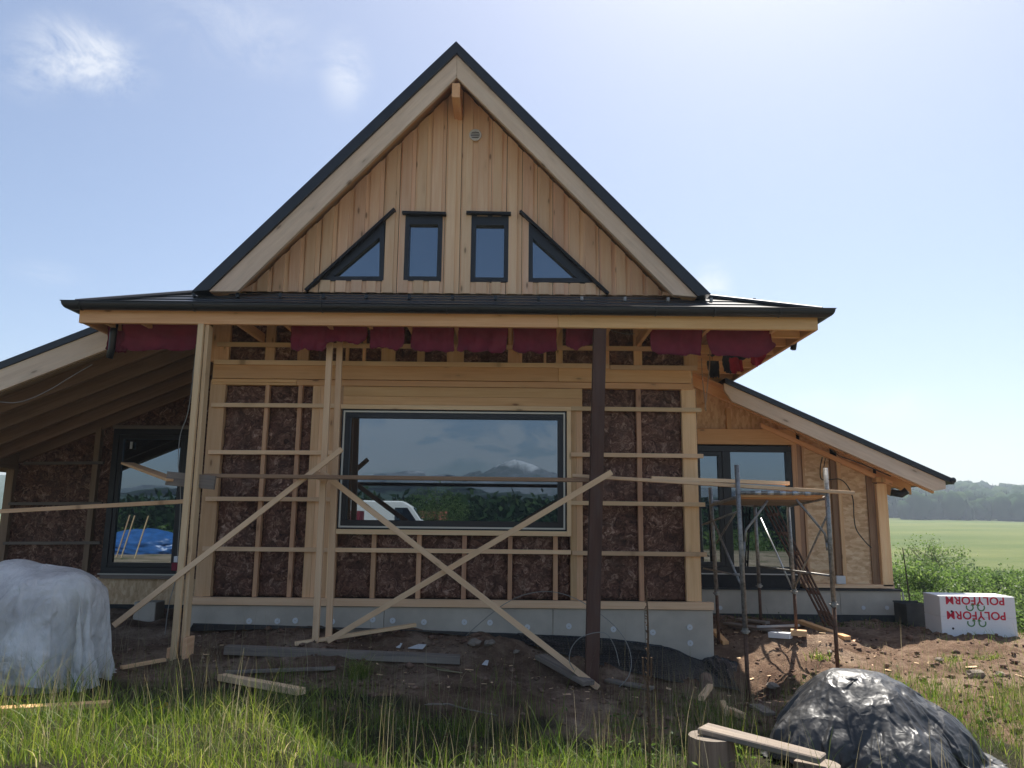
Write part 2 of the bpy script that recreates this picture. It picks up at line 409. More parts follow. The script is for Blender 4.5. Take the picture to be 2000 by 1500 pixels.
_anch += [Vector(a) for a in [(-9, 9, .0), (-9, 5, .05), (-9, 13, .1), (-4, 3, .0), (0, 3.0, -.05), (0, 4.5, -.3), (3, 3, -.1), (6, 3, -.2), (9, 7, -.5), (10, 11, -.3), (0, 0, 0), (4, 0, 0), (-4, 0, 0),
    (9, 14, -.3), (-9, 17, .1), (0, 14, .1), (0, 18, .1), (6, 17, -.1), (14, 14, -.6), (14, 8, -.7), (-14, 9, 0), (-14, 14, 0)]]
_A = np.array([[a.x, a.y, a.z] for a in _anch])
def smooth(a, b, x): t = np.clip((x - a) / (b - a), 0, 1); return t * t * (3 - 2 * t)
def ground_base(x, y):
    x = np.asarray(x, float); y = np.asarray(y, float)
    near = np.zeros_like(x); w = np.zeros_like(x)
    for ax, ay, az in _A:
        k = 1 / (((x - ax) ** 2 + (y - ay) ** 2 + .12) ** 1.6); near += k * az; w += k
    near /= w
    d = np.sqrt(x * x + y * y)
    far = -3.2 * smooth(14, 60, d) + 3.4 * smooth(70, 330, y) * (y > 0) + 1.2 * np.sin(x / 90) * smooth(60, 200, d)
    hill = smooth(330, 700, y) * (30 + 7 * np.sin(x / 130 + 1.2) + 6 * np.clip(-(x - 330) / 300, -1, 1)) + smooth(320, 345, y) * 1.0
    far = far + hill
    far = np.where(y < 0, -3.2 * smooth(14, 60, d) * .6, far)
    k = smooth(13, 26, d)
    return near * (1 - k) + far * k
def soil_mask(x, y):
    n = fbm(x * .9, y * .9, 5) - .5
    s = smooth(-.2, .35, (y - 7.25) * .7 + n * 2.2 - np.clip(-1.6 - x, 0, 3) * .15) * (y < 13.2) * smooth(11.5, 9.0, np.abs(x - 0) + n * 3)
    return np.clip(s, 0, 1)
def ground_h(x, y):
    x = np.asarray(x, float); y = np.asarray(y, float)
    z = ground_base(x, y)
    near = 1 - smooth(14, 22, np.sqrt(x * x + y * y))
    so = soil_mask(x, y)
    z = z + near * ((fbm(x * 1.6, y * 1.6, 3) - .5) * .13 + (fbm(x * 6, y * 6, 9) - .5) * (.03 + .08 * so) + (fbm(x * 17, y * 17, 13, 3) - .5) * .035 * so)
    return z
def GZ(x, y): return float(ground_h(np.array([x]), np.array([y]))[0])

def axis(lo, hi, step, far, ratio=1.16):
    a = list(np.arange(lo, hi + 1e-6, step)); s = step
    x = hi
    while x < far: s *= ratio; x += s; a.append(x)
    s = step; x = lo
    while x > -far: s *= ratio; x -= s; a.insert(0, x)
    return np.array(a)
def build_ground():
    xs = axis(-7.6, 7.6, .055, 1750); ys = axis(4.2, 12.6, .055, 1750)
    X, Y = np.meshgrid(xs, ys); nx, ny = len(xs), len(ys)
    Z = ground_h(X.ravel(), Y.ravel())
    v = np.stack([X.ravel(), Y.ravel(), Z], 1)
    i = (np.arange(ny - 1)[:, None] * nx + np.arange(nx - 1)[None]).ravel()
    f = np.stack([i, i + 1, i + nx + 1, i + nx], 1)
    me = bpy.data.meshes.new('ground')
    me.vertices.add(len(v)); me.vertices.foreach_set('co', v.ravel())
    me.loops.add(f.size); me.loops.foreach_set('vertex_index', f.ravel())
    me.polygons.add(len(f)); me.polygons.foreach_set('loop_start', np.arange(0, f.size, 4)); 
    me.update(calc_edges=True); me.validate()
    me.polygons.foreach_set('use_smooth', [True] * len(f))
    a = me.attributes.new('soil', 'FLOAT', 'POINT'); a.data.foreach_set('value', soil_mask(v[:, 0], v[:, 1]).astype(np.float32))
    fo = smooth(322, 345, v[:, 1] + 12 * (fbm(v[:, 0] / 40, v[:, 1] / 40, 2) - .5))
    yd = smooth(3.2, 1.5, v[:, 1] + 2 * fbm(v[:, 0] * .5, v[:, 1] * .5, 3)) * smooth(-17, -13, v[:, 1]) * smooth(20, 15, np.abs(v[:, 0]))  # mask of the added light-bouncing ground behind the camera
    a = me.attributes.new('bounce_yard', 'FLOAT', 'POINT'); a.data.foreach_set('value', yd.astype(np.float32))
    a = me.attributes.new('forest', 'FLOAT', 'POINT'); a.data.foreach_set('value', fo.astype(np.float32))
    me.materials.append(M['ground'])
    o = bpy.data.objects.new('ground', me); S.collection.objects.link(o)
    tag(o, kind='structure', label='reddish bare soil and grassy slope round the unfinished house')
build_ground()

# ------------------------------------------------------------------ house
HX = -.8
house = thing('timber_house', (HX, 10.2, .3), 'unfinished gabled timber house with black roof and exposed brown wall insulation', 'house')
YW = 10.2
def P(name, mb, mat, smooth_=False, bevel=0, label=None, parent=None):
    o = mb.build(name, M[mat] if isinstance(mat, str) else mat, parent or house, smooth_, bevel)
    if label: o['label'] = label
    return o
B0, B1 = -4.06, 2.47                     # bay wall corners
ZP = .53                                  # top of foundation plate region
# solid cores behind the visible layers
mb = MB(); mb.box(B0 + .03, B1 - .03, 10.42, 18.9, .1, 4.5)
P('inner_wall', mb, 'dark')
mb = MB(); mb.xz([(-3.7, 4.5), (2.15, 4.5), (-.8, 7.4)], 10.30, 18.8); P('attic_core', mb, 'dark')

# foundation of the bay, with joints and board faces
mb = MB()
for x0, x1 in ((B0 - .02, -1.6), (-1.595, .55), (.555, 1.72), (1.725, 2.588)):
    mb.box(x0, x1, 10.13 + random.uniform(0, .004), 10.44, -.45, .44)
mb.box(2.44, 2.586, 10.46, 12.8, -.45, .44)
P('foundation', mb, 'conc', bevel=.004)
mb = MB()
mb.box(B0 - .05, 2.60, 10.10, 10.20, .447, .538, tint=.7); P('base_plank', mb, 'batten', bevel=.003)
for i, (px, py) in enumerate([(487, 1213), (542, 1213), (577, 1212), (649, 1214), (728, 1210), (767, 1212), (828, 1215), (907, 1215), (957, 1216), (1030, 1225), (1111, 1223), (1198, 1229), (1275, 1235), (1347, 1225), (1348, 1256)]):
    c = W(px, py, 10.13); mb = MB()
    mb.tube([(c.x, 10.118, c.z), (c.x, 10.131, c.z)], .036, 20); fx = P('insulation_fixing', mb, 'white')
    mb = MB(); mb.tube([(c.x, 10.112, c.z), (c.x, 10.119, c.z)], .007, 10); P('fixing_pin', mb, 'conc', parent=fx)

# insulation panels (relief grid)
def insulation(x0, x1, z0, z1, yf, name='insulation_panel', mat='insul', parent=None):
    nx = max(4, int((x1 - x0) / .03)); nz = max(4, int((z1 - z0) / .03))
    xs = np.linspace(x0, x1, nx); zs = np.linspace(z0, z1, nz); X, Z = np.meshgrid(xs, zs)
    sd_ = random.randint(0, 500)
    edge = np.minimum(np.minimum(X - x0, x1 - X) / .05, np.minimum(Z - z0, z1 - Z) / .05).clip(0, 1)
    Yd = yf + .035 - edge ** .5 * .03 - (fbm(X * 5, Z * 7, sd_) - .5) * .07 - (fbm(X * 19, Z * 23, sd_ + 7, 3) - .5) * .035
    vs = list(zip(X.ravel(), Yd.ravel(), Z.ravel()))
    fs = [(j * nx + i, j * nx + i + 1, (j + 1) * nx + i + 1, (j + 1) * nx + i) for j in range(nz - 1) for i in range(nx - 1)]
    n = len(vs)
    vs += [(x0, yf + .12, z0), (x1, yf + .12, z0), (x1, yf + .12, z1), (x0, yf + .12, z1)]
    fs += [(n, n + 3, n + 2, n + 1), tuple([i for i in range(nx - 1, -1, -1)] + [n, n + 1]), tuple([(nz - 1) * nx + i for i in range(nx)] + [n + 2, n + 3]),
           tuple([j * nx for j in range(nz)] + [n + 3, n]), tuple([j * nx + nx - 1 for j in range(nz - 1, -1, -1)] + [n + 1, n + 2])]
    mb = MB(); mb.mesh(vs, fs); return P(name, mb, mat, True, parent=parent)
ZT = WZ(757, YW); ZB = .540
SX = lambda px: WX(px, 960, YW)
# studs: (px0,px1) measured at y=960
thin = [(505, 513), (571, 579)]
bays = [(425, 505), (513, 571), (579, 600)]
for a, b in bays: insulation(SX(a), SX(b), ZB, ZT, YW + .05)
for a, b in thin:
    mb = MB(); mb.box(SX(a), SX(b), YW + .004, YW + .19, ZB, ZT); P('stud', mb, 'pink')
mb = MB(); mb.box(B0, SX(425), YW + .002, YW + .2, ZB, WZ(748, YW)); P('corner_stud', mb, 'pine', bevel=.003)
for k in range(4):
    a = 600 + k * 15.5
    mb = MB(); mb.box(SX(a) + .003, SX(a + 15.5), YW + random.uniform(.001, .008), YW + .2, ZB, ZT + .0); P('stud', mb, 'pine')
# right of the window
for k in range(2):
    a = 1114 + k * 12
    mb = MB(); mb.box(SX(a) + .002, SX(a + 12), YW + random.uniform(.001, .008), YW + .2, ZB, ZT); P('stud', mb, 'pine')
insulation(SX(1138), SX(1246), ZB, ZT, YW + .05)
mb = MB(); mb.box(SX(1246), SX(1255), YW + .004, YW + .19, ZB, ZT); P('stud', mb, 'pink')
insulation(SX(1255), SX(1336), ZB, ZT, YW + .05)
mb = MB(); mb.box(SX(1336), B1, YW + .002, YW + .2, ZB, ZT); P('corner_stud', mb, 'pine', bevel=.003)
mb = MB(); mb.box(B1, B1 + .012, YW + .03, YW + .4, ZB, ZT); P('insulation_edge', mb, 'insul')
# under the window
ZWB = WZ(1045, YW); ZWT = WZ(793, YW)
under = [650, 728, 817, 906, 996, 1085]
prev = SX(662)
for px in under[1:]:
    c = WX(px, 1110, YW); insulation(prev, c - .03, ZB, ZWB, YW + .05)
    mb = MB(); mb.box(c - .029, c + .029, YW + .004, YW + .17, ZB, ZWB); P('stud', mb, 'pink'); prev = c + .03
insulation(prev, SX(1114), ZB, ZWB, YW + .05)
# header beams and planks
mb = MB(); mb.box(B0 + .03, .62, YW - .03, YW + .12, WZ(745, YW), WZ(712, YW)); mb.box(.623, 2.41, YW - .028, YW + .12, WZ(745, YW), WZ(712, YW)); P('header_beam', mb, 'beam', bevel=.004)
mb = MB(); mb.box(B0 + .02, -2.9, YW - .016, YW + .12, WZ(752, YW), WZ(746, YW)); mb.box(-2.895, 2.44, YW - .012, YW + .12, WZ(757, YW), WZ(746, YW)); mb.box(-4.03, -2.9, YW - .012, YW + .12, WZ(757, YW), WZ(752.5, YW)); P('top_rail', mb, 'beam', bevel=.002)
mb = MB(); zs = [WZ(758, YW), WZ(777, YW), WZ(793, YW)]
mb.box(SX(662), SX(1138), YW - .006, YW + .1, zs[1] + .002, zs[0]); mb.box(SX(662), SX(1138), YW - .003, YW + .1, zs[2], zs[1]); P('lintel_plank', mb, 'beam', bevel=.002)
# upper insulation band and short studs
zt2, zb2 = 4.40, WZ(712, YW)
insulation(B0 + .05, B1 - .02, zb2, zt2, YW + .05)
for a, b in [(412, 447), (518, 536), (581, 603), (675, 681), (708, 714), (745, 772), (815, 829), (873, 906), (992, 1020), (1062, 1067), (1086, 1099), (1181, 1190), (1238, 1254), (1336, 1362)]:
    mb = MB(); mb.box(WX(a, 690, YW), WX(b, 690, YW), YW + .0, YW + .15, zb2, zt2); P('short_stud', mb, 'pine')
# battens
def batten(px0, px1, py, h=.055, yf=YW - .045, mat='batten', nm='batten', pyR=None):
    a = W(px0, py, yf); b = W(px1, py, yf); z = W((px0 + px1) / 2, py + (0 if pyR is None else (pyR - py) / 2), yf).z + (random.uniform(-.004, .004))
    mb = MB(); mb.beam((a.x, yf + .02, z + random.uniform(-.006, .006)), (b.x, yf + .02, z + random.uniform(-.006, .006)), .042, h)
    return P(nm, mb, mat, bevel=.002)
batten(418, 1190, 706, .062, yf=YW - .075, pyR=714); batten(1192, 1362, 716, .062, yf=YW - .08, pyR=718)
zl = W(900, 677, YW - .04).z
for x0, x1 in ((B0 + .06, -1.1), (-1.09, 2.1)):
    mb = MB(); mb.box(x0, x1, YW - .045, YW - .003, zl - .03, zl + .03); P('ledger_batten', mb, 'batten', bevel=.002)
for py, pyR in ((791, 800), (882, 890), (974, 985)):
    batten(412 - (py - 790) * .06, 655 - (py - 790) * .05, py, pyR=py + 2); batten(1115 , 1370 + (py - 790) * .04, pyR - 3, pyR=pyR)
batten(395, 652, 1071, pyR=1073); batten(652, 1115, 1075, pyR=1079); batten(1118, 1381, 1080, pyR=1083)
# big window, casing and trims
win = thing('picture_window', (0, 0, 0), None, None); del_ = None
win.parent = house; win.location = Vector((-.78, YW, 2.2)) - world_loc(house)
def rect_frame(mb, x0, x1, z0, z1, w, y0, y1, tint=None):
    mb.box(x0, x1, y0, y1, z1 - w, z1, tint=tint); mb.box(x0, x1, y0, y1, z0, z0 + w, tint=tint)
    mb.box(x0, x0 + w, y0, y1, z0 + w, z1 - w, axis=2, tint=tint); mb.box(x1 - w, x1, y0, y1, z0 + w, z1 - w, axis=2, tint=tint)
yc = YW
wx0, wx1 = WX(664, 920, yc), WX(1106, 920, yc); wz0, wz1 = WZ(1036, yc), WZ(803, yc)
mb = MB(); rect_frame(mb, wx0, wx1, wz0, wz1, .014, yc - .03, yc + .04); P('outer_flashing', mb, 'flash', parent=win)
mb = MB(); rect_frame(mb, wx0 + .016, wx1 - .016, wz0 + .016, wz1 - .016, .022, yc - .022, yc + .05); P('trim_strip', mb, 'cream', parent=win)
mb = MB(); rect_frame(mb, wx0 + .040, wx1 - .040, wz0 + .040, wz1 - .040, .075, yc - .010, yc + .09); P('frame', mb, 'frame', bevel=.004, parent=win)
mb = MB(); mb.box(wx0 + .11, wx1 - .11, yc + .022, yc + .05, wz0 + .11, wz1 - .11); P('pane', mb, 'glass', parent=win)
mb = MB(); z = wz1; mb.box(wx0 - .02, wx1 + .06, yc - .048, yc - .006, z + .004, z + .062, tint=.8); P('top_casing', mb, 'batten', bevel=.002)
mb = MB(); mb.box(wx0 - .02, wx1 + .004, yc - .048, yc - .006, wz0 - .068, wz0 - .004, tint=.8); P('bottom_casing', mb, 'batten', bevel=.002)
mb = MB(); mb.box(wx1 + .006, wx1 + .062, yc - .047, yc - .005, wz0 - .068, wz1 + .002, tint=.8); P('side_casing', mb, 'batten', bevel=.002)
mb = MB(); mb.box(wx0 - .10, wx0 - .022, yc - .047, yc - .005, wz0 - .9, wz1 + .06, tint=.8); P('side_casing', mb, 'batten', bevel=.002)

# ---- eaves: fascia, joists, red membrane, gutter
EX0, EX1, EY = -5.27, 3.72, 9.1
mb = MB(); mb.box(EX0, .55, EY - .03, EY + .03, 3.86, 4.03); mb.box(.553, EX1 - .01, EY - .03, EY + .03, 3.862, 4.03); P('fascia_board', mb, 'beam', bevel=.004, label='long orange spruce eaves board under the front gutter')
mb = MB(); mb.beam((EX1 - .03, EY + .035, 3.95), (EX1 - .03, 18.5, 3.95), .05, .17); P('fascia_board', mb, 'beam', bevel=.003)
mb = MB(); mb.beam((EX0 + .03, EY + .035, 3.95), (EX0 + .03, 9.86, 3.95), .05, .17); P('fascia_board', mb, 'beam', bevel=.003)
jx = [WX(p, 645, 9.15) for p in (462, 555, 640, 720, 798, 890, 996, 1092, 1190, 1272, 1385, 1515)]
jx = [-5.0, -4.55] + [a for a in jx]
for x in jx:
    mb = MB(); mb.beam((x, EY + .034, 3.935), (x, YW - .05 if x < 2.45 and x > -4.06 else YW + .3, 3.935), .045, .12); P('soffit_joist', mb, 'beam')
for k in range(11):
    y = 9.55 + k * .5
    mb = MB(); mb.beam((B1 + (.005 if y > YW else .35), y, 3.935), (EX1 - .06, y, 3.935), .06, .12); P('soffit_joist', mb, 'beam')
mb = MB(); mb.beam((B1 + .04, YW + .1, 3.94), (B1 + .04, 18.5, 3.94), .06, .14); P('wall_plate', mb, 'beam')
mb = MB(); mb.box(B1 - .02, B1 + .02, YW + .22, 18.8, .54, 4.3, axis=1); P('side_wall', mb, 'osb')
# boarded underside of the skirt roof
mb = MB()
def quad_slab(pts, th): 
    a, b, c, d = [Vector(p) for p in pts]; n = (b - a).cross(c - a).normalized(); 
    if n.z < 0: n = -n
    mb.prism([a, b, c, d], -n * th, (b - a))
quad_slab([(EX0, 9.06, 4.035), (EX1, 9.06, 4.035), (2.5, 10.25, 4.50), (-4.1, 10.25, 4.50)], .02)
quad_slab([(EX1, 9.08, 4.035), (EX1, 18.9, 4.035), (2.5, 18.9, 4.50), (2.5, 10.25, 4.50)], .02)
quad_slab([(EX0, 9.08, 4.035), (EX0, 18.9, 4.035), (-4.1, 18.9, 4.50), (-4.1, 10.25, 4.50)], .02)
P('roof_boarding', mb, 'deckwood')
# skirt roof: stepped tiles
mb = MB()
def stepped(e0, e1, t0, t1, n, rise=.022):
    e0, e1, t0, t1 = map(Vector, (e0, e1, t0, t1))
    for i in range(n):
        a, b = i / n, (i + 1) / n + .02
        p = [e0.lerp(t0, a), e1.lerp(t1, a), e1.lerp(t1, b), e0.lerp(t0, b)]
        up = Vector((0, 0, rise))
        lo = [p[0] + up, p[1] + up, p[2] + up * .15, p[3] + up * .15]
        mb._add([*p, *lo], [(0, 3, 2, 1), (4, 5, 6, 7), (0, 1, 5, 4), (1, 2, 6, 5), (2, 3, 7, 6), (3, 0, 4, 7)], [tuple(q) for q in (*p, *lo)])
OE = .05
F0, F1 = EX0 - .03, EX1 + .03
stepped((F0, 9.02, 4.065), (F1, 9.02, 4.065), (-4.12, 10.22, 4.585), (2.45, 10.22, 4.60), 5)
stepped((F1, 9.02, 4.065), (F1, 18.9, 4.065), (2.45, 10.22, 4.60), (2.45, 18.9, 4.60), 5)
stepped((F0, 18.9, 4.065), (F0, 9.02, 4.065), (-4.12, 18.9, 4.585), (-4.12, 10.22, 4.585), 5)
P('skirt_roof', mb, 'roof', label='low black tiled skirt roof below the gable')
mb = MB(); mb.tube([(F1 - .01, 9.0, 4.10), (2.5, 10.2, 4.62)], .035, 8); P('hip_cap', mb, 'roof')
mb = MB(); mb.tube([(F0 + .01, 9.0, 4.10), (-4.15, 10.2, 4.605)], .035, 8); P('hip_cap', mb, 'roof')
# snow guards
for px in range(380, 1640, 84):
    t = .55; x = WX(px, 585, 9.7)
    if not F0 + .4 < x < F1 - .4: continue
    z = 4.065 + t * .53 + .02; y = 9.02 + t * 1.2
    mb = MB(); mb.box(x - .02, x + .02, y - .01, y + .004, z, z + .055, axis=2); mb.box(x - .02, x + .02, y + .006, y + .16, z + .0, z + .01); P('snow_guard', mb, 'galv' if px > 1090 else 'gutter')
# half-round gutter swept round the eaves
def gutter(path_fn, npt, name='gutter'):
    prof = []
    for k in range(13):
        t = math.pi * k / 12; prof.append((.075 - .075 * math.cos(t), 4.085 - .085 * math.sin(t)))
    prof = [(-.0, 4.10)] + prof + [(.162, 4.092), (.158, 4.098)] + [(.075 - .068 * math.cos(math.pi * k / 12), 4.088 - .078 * math.sin(math.pi * k / 12)) for k in range(12, -1, -1)]
    vs = []; m = len(prof)
    for i in range(npt): vs += [path_fn(i, o, z) for o, z in prof]
    fs = [(i * m + k, i * m + (k + 1) % m, (i + 1) * m + (k + 1) % m, (i + 1) * m + k) for i in range(npt - 1) for k in range(m)]
    fs += [tuple(range(m)), tuple(range(npt * m - 1, (npt - 1) * m - 1, -1))]
    mb = MB(); mb.mesh(vs, fs); P(name, mb, 'gutter', label='long black gutter round the front eaves')
def gpath(i, o, z):
    return [(EX0 - o, 9.86, z), (EX0 - o, EY - .035 - o, z), (EX1 + o, EY - .035 - o, z), (EX1 + o, 18.8, z)][i]
gutter(gpath, 4)
for px in (160, 380, 630, 873, 1115, 1280, 1393, 1520):
    x = WX(px, 610, 9.0)
    mb = MB(); mb.tube([(x, EY - .035 - .08 + .088 * math.cos(R(a)), 4.085 + .09 * math.sin(R(a))) for a in range(180, 361, 20)], .006, 6); P('gutter_bracket', mb, 'gutter')
# outlet stub at the right, bent pipe at the left
a = W(1553, 668, 9.9)
mb = MB(); mb.tube([(a.x + .02, 9.95, 4.04), (a.x + .01, 9.95, a.z + .03), (a.x - .02, 9.93, a.z - .09)], .04, 12); P('outlet_stub', mb, 'gutter', True)
a = W(228, 640, 9.45); b = W(215, 700, 9.5)
mb = MB(); mb.tube([(a.x, 9.4, 3.95), (a.x - .02, 9.42, 3.80), (b.x + .03, 9.46, b.z + .12), (b.x, 9.48, b.z)], .042, 12); P('bent_downpipe', mb, 'gutter', True)
# red membrane flaps
def flap(px0, px1, py, Y0=9.28, ctr=0, mat='red', point=None, ztop=3.99, nm='membrane_flap'):
    x0, x1 = WX(px0, 660, Y0), WX(px1, 660, Y0); zb = WZ(py, Y0, (px0 + px1) / 2)
    nx, nz = 28, 10; sd_ = random.randint(0, 99); vs = []; n = nx * nz
    for j in range(nz):
        for i in range(nx):
            u, w = i / (nx - 1), j / (nz - 1)
            bot = zb + .025 * (abs(u - .5) * 2) ** 8 + (float(fbm(np.array(u * 5.), np.array(3.), sd_, 4, .6)) - .5) * .09 + (point(u) if point else 0)
            z = ztop + (bot - ztop) * w
            dy = .06 * math.sin(w * 3) + (float(fbm(np.array(u * 5.), np.array(w * 2.), sd_)) - .5) * .12 + .012 * math.sin(w * 22 + sd_)
            xx = x0 + (x1 - x0) * (u + (float(vnoise(np.array(w * 3.), np.array(u * 1.), sd_ + 3)) - .5) * .06 + (u - .5) * .015 * math.sin(3 * w))
            vs.append((xx, Y0 + dy, z))
    vs += [(x, y + .006, z) for x, y, z in vs]
    q = [(j * nx + i, j * nx + i + 1, (j + 1) * nx + i + 1, (j + 1) * nx + i) for j in range(nz - 1) for i in range(nx - 1)]
    rim = [j * nx for j in range(nz)] + [(nz - 1) * nx + i for i in range(1, nx)] + [j * nx + nx - 1 for j in range(nz - 2, -1, -1)] + list(range(nx - 2, 0, -1))
    fs = [tuple(reversed(f)) for f in q] + [tuple(k + n for k in f) for f in q] + [(rim[k], rim[(k + 1) % len(rim)], rim[(k + 1) % len(rim)] + n, rim[k] + n) for k in range(len(rim))]
    mb = MB(); mb.mesh(vs, fs); return P(nm, mb, mat, True)
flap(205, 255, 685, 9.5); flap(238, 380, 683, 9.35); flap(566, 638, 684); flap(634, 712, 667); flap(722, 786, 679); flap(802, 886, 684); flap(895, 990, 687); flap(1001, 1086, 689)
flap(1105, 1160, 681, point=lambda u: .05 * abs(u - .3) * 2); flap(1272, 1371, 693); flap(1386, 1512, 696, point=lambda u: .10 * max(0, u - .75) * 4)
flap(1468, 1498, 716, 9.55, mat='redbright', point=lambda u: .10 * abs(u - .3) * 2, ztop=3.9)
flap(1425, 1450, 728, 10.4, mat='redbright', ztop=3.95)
for (a, b, c, y) in ((1418, 1470, 700, 10.0), (1412, 1438, 728, 10.6), (1382, 1404, 738, 11.0)): flap(a, b, c, y, mat='liner', ztop=3.96, nm='black_underlay_flap')

# ---- gable
GA = -.804
rk = dict(yf=9.60)
rL = W(408, 569, 9.6); rLi = W(463, 569, 9.6); rR = W(1362, 580, 9.6); rRi = W(1315, 576, 9.6); ap = W(892, 107, 9.6); api = W(892, 151, 9.6); api.z -= .0
bL = W(375, 570, 9.58); bR = W(1388, 575, 9.58); ba = W(891, 82, 9.58)
sl_l = (ap.z - rL.z) / (ap.x - rL.x); sl_r = (ap.z - rR.z) / (rR.x - ap.x)
mb = MB(); gdir = Vector((ap.x - rL.x, 0, ap.z - rL.z))
mb.xz([(rL.x, rL.z), (ap.x, ap.z), (api.x, api.z), (rLi.x, rLi.z)], 9.6, 9.66, gdir, .6); P('rake_board', mb, 'rake', bevel=.004, label='wide pale rake board down the left side of the gable')
mb = MB(); gdir = Vector((rR.x - ap.x, 0, rR.z - ap.z))
mb.xz([(rR.x, rR.z), (ap.x + .002, ap.z), (api.x + .002, api.z), (rRi.x, rRi.z)], 9.6, 9.66, gdir, .35); P('rake_board', mb, 'rake', bevel=.004, label='grey-stained rake board down the right side of the gable')
# black roof slabs (left and right) with edge
def off(p, q, z): return
for side, (bp, rp) in enumerate(((bL, rL), (bR, rR))):
    mb = MB()
    mb.xz([(bp.x, bp.z), (ba.x, ba.z), (ap.x, ap.z + .004), (rp.x, rp.z + .004)], 9.56, 18.9, (0, 1, 0)); P('main_roof', mb, 'roof', label=('left' if side == 0 else 'right') + ' steep black slope of the main roof')
    mb = MB(); s = -1 if side == 0 else 1
    # soffit boards under the overhang
    inn = (rp.x, rp.z)
    k = .30
    mb.xz([(rp.x, rp.z - .002), (ap.x, ap.z - .002), (ap.x, ap.z - .05), (rp.x - s * .045, rp.z - .002)], 9.66, 10.3, (0, 1, 0)); P('overhang_soffit', mb, 'beam')
    # rafter against the wall
# trim rafters visible behind rake boards
# cladding
yf = 10.16
zb = 4.60
def gx(px, py): return WX(px, py, yf)
def gz(px, py): return W(px, py, yf).z
def topL(x): return ap.z - .22 - sl_l * (ap.x - x)
def topR(x): return ap.z - .22 - sl_r * (x - ap.x)
def ztop(x): return min(topL(x), topR(x)) + .1
W1 = [gx(790, 480), gx(863, 480), gz(825, 548), gz(825, 420)]
W2 = [gx(920, 485), gx(993, 485), gz(955, 550), gz(955, 422)]
T1 = [W(751, 428, yf), W(749, 548, yf), W(610, 548, yf)]
T2 = [W(1032, 430, yf), W(1032, 551, yf), W(1167, 551, yf)]
def holes(x):
    if W1[0] < x < W1[1]: return W1[2], W1[3]
    if W2[0] < x < W2[1]: return W2[2], W2[3]
    a, b, c = T1
    if c.x < x < b.x: return b.z, c.z + (a.z - c.z) * (x - c.x) / (b.x - c.x)
    a, b, c = T2
    if b.x < x < c.x: return b.z, c.z + (a.z - c.z) * (c.x - x) / (c.x - b.x)
    return None
brk = sorted([W1[0], W1[1], W2[0], W2[1], T1[1].x, T1[2].x, T2[1].x, T2[2].x, ap.x])
def board(mb, x0, x1, y0, y1, tint):
    xs = [x0] + [b for b in brk if x0 + .004 < b < x1 - .004] + [x1]
    jb = random.uniform(-.012, .012); jh = random.uniform(-.01, .006)
    for a, b in zip(xs, xs[1:]):
        a2, b2 = a + 1e-4, b - 1e-4; ta, tb = ztop(a2), ztop(b2)
        if max(ta, tb) < zb + .02: continue
        ta, tb = max(ta, zb + .01), max(tb, zb + .01)
        h0, h1 = holes(a2), holes(b2)
        if h0 and h1:
            mb.xz([(a, zb), (b, zb), (b, h0[0] + .0 + jh), (a, h0[0] + jh)], y0, y1, tint=tint)
            if min(ta, tb) > min(h0[1], h1[1]): mb.xz([(a, h0[1]), (b, h1[1]), (b, tb), (a, ta)], y0, y1, tint=tint)
        else: mb.xz([(a, zb), (b, zb), (b, tb), (a, ta)], y0, y1, tint=tint)
mbA, mbB = MB(), MB()
x = -3.95
while x < 2.5:
    w = .135 + random.uniform(-.012, .014); board(mbA, x, x + .21, 10.186, 10.21, random.random()); board(mbB, x + .02, x + .02 + w, yf, 10.1855, random.random()); x += .213 + random.uniform(-.006, .006)
P('under_boards', mbA, 'clad', label='recessed lower layer of upright gable boards')
P('cover_boards', mbB, 'clad', bevel=.002, label='proud upright boards covering the gable')
mb = MB(); mb.xz([(-3.95, 4.5), (2.4, 4.5), (ap.x, 7.75)], 10.34, 10.36); P('gable_backing', mb, 'dark')
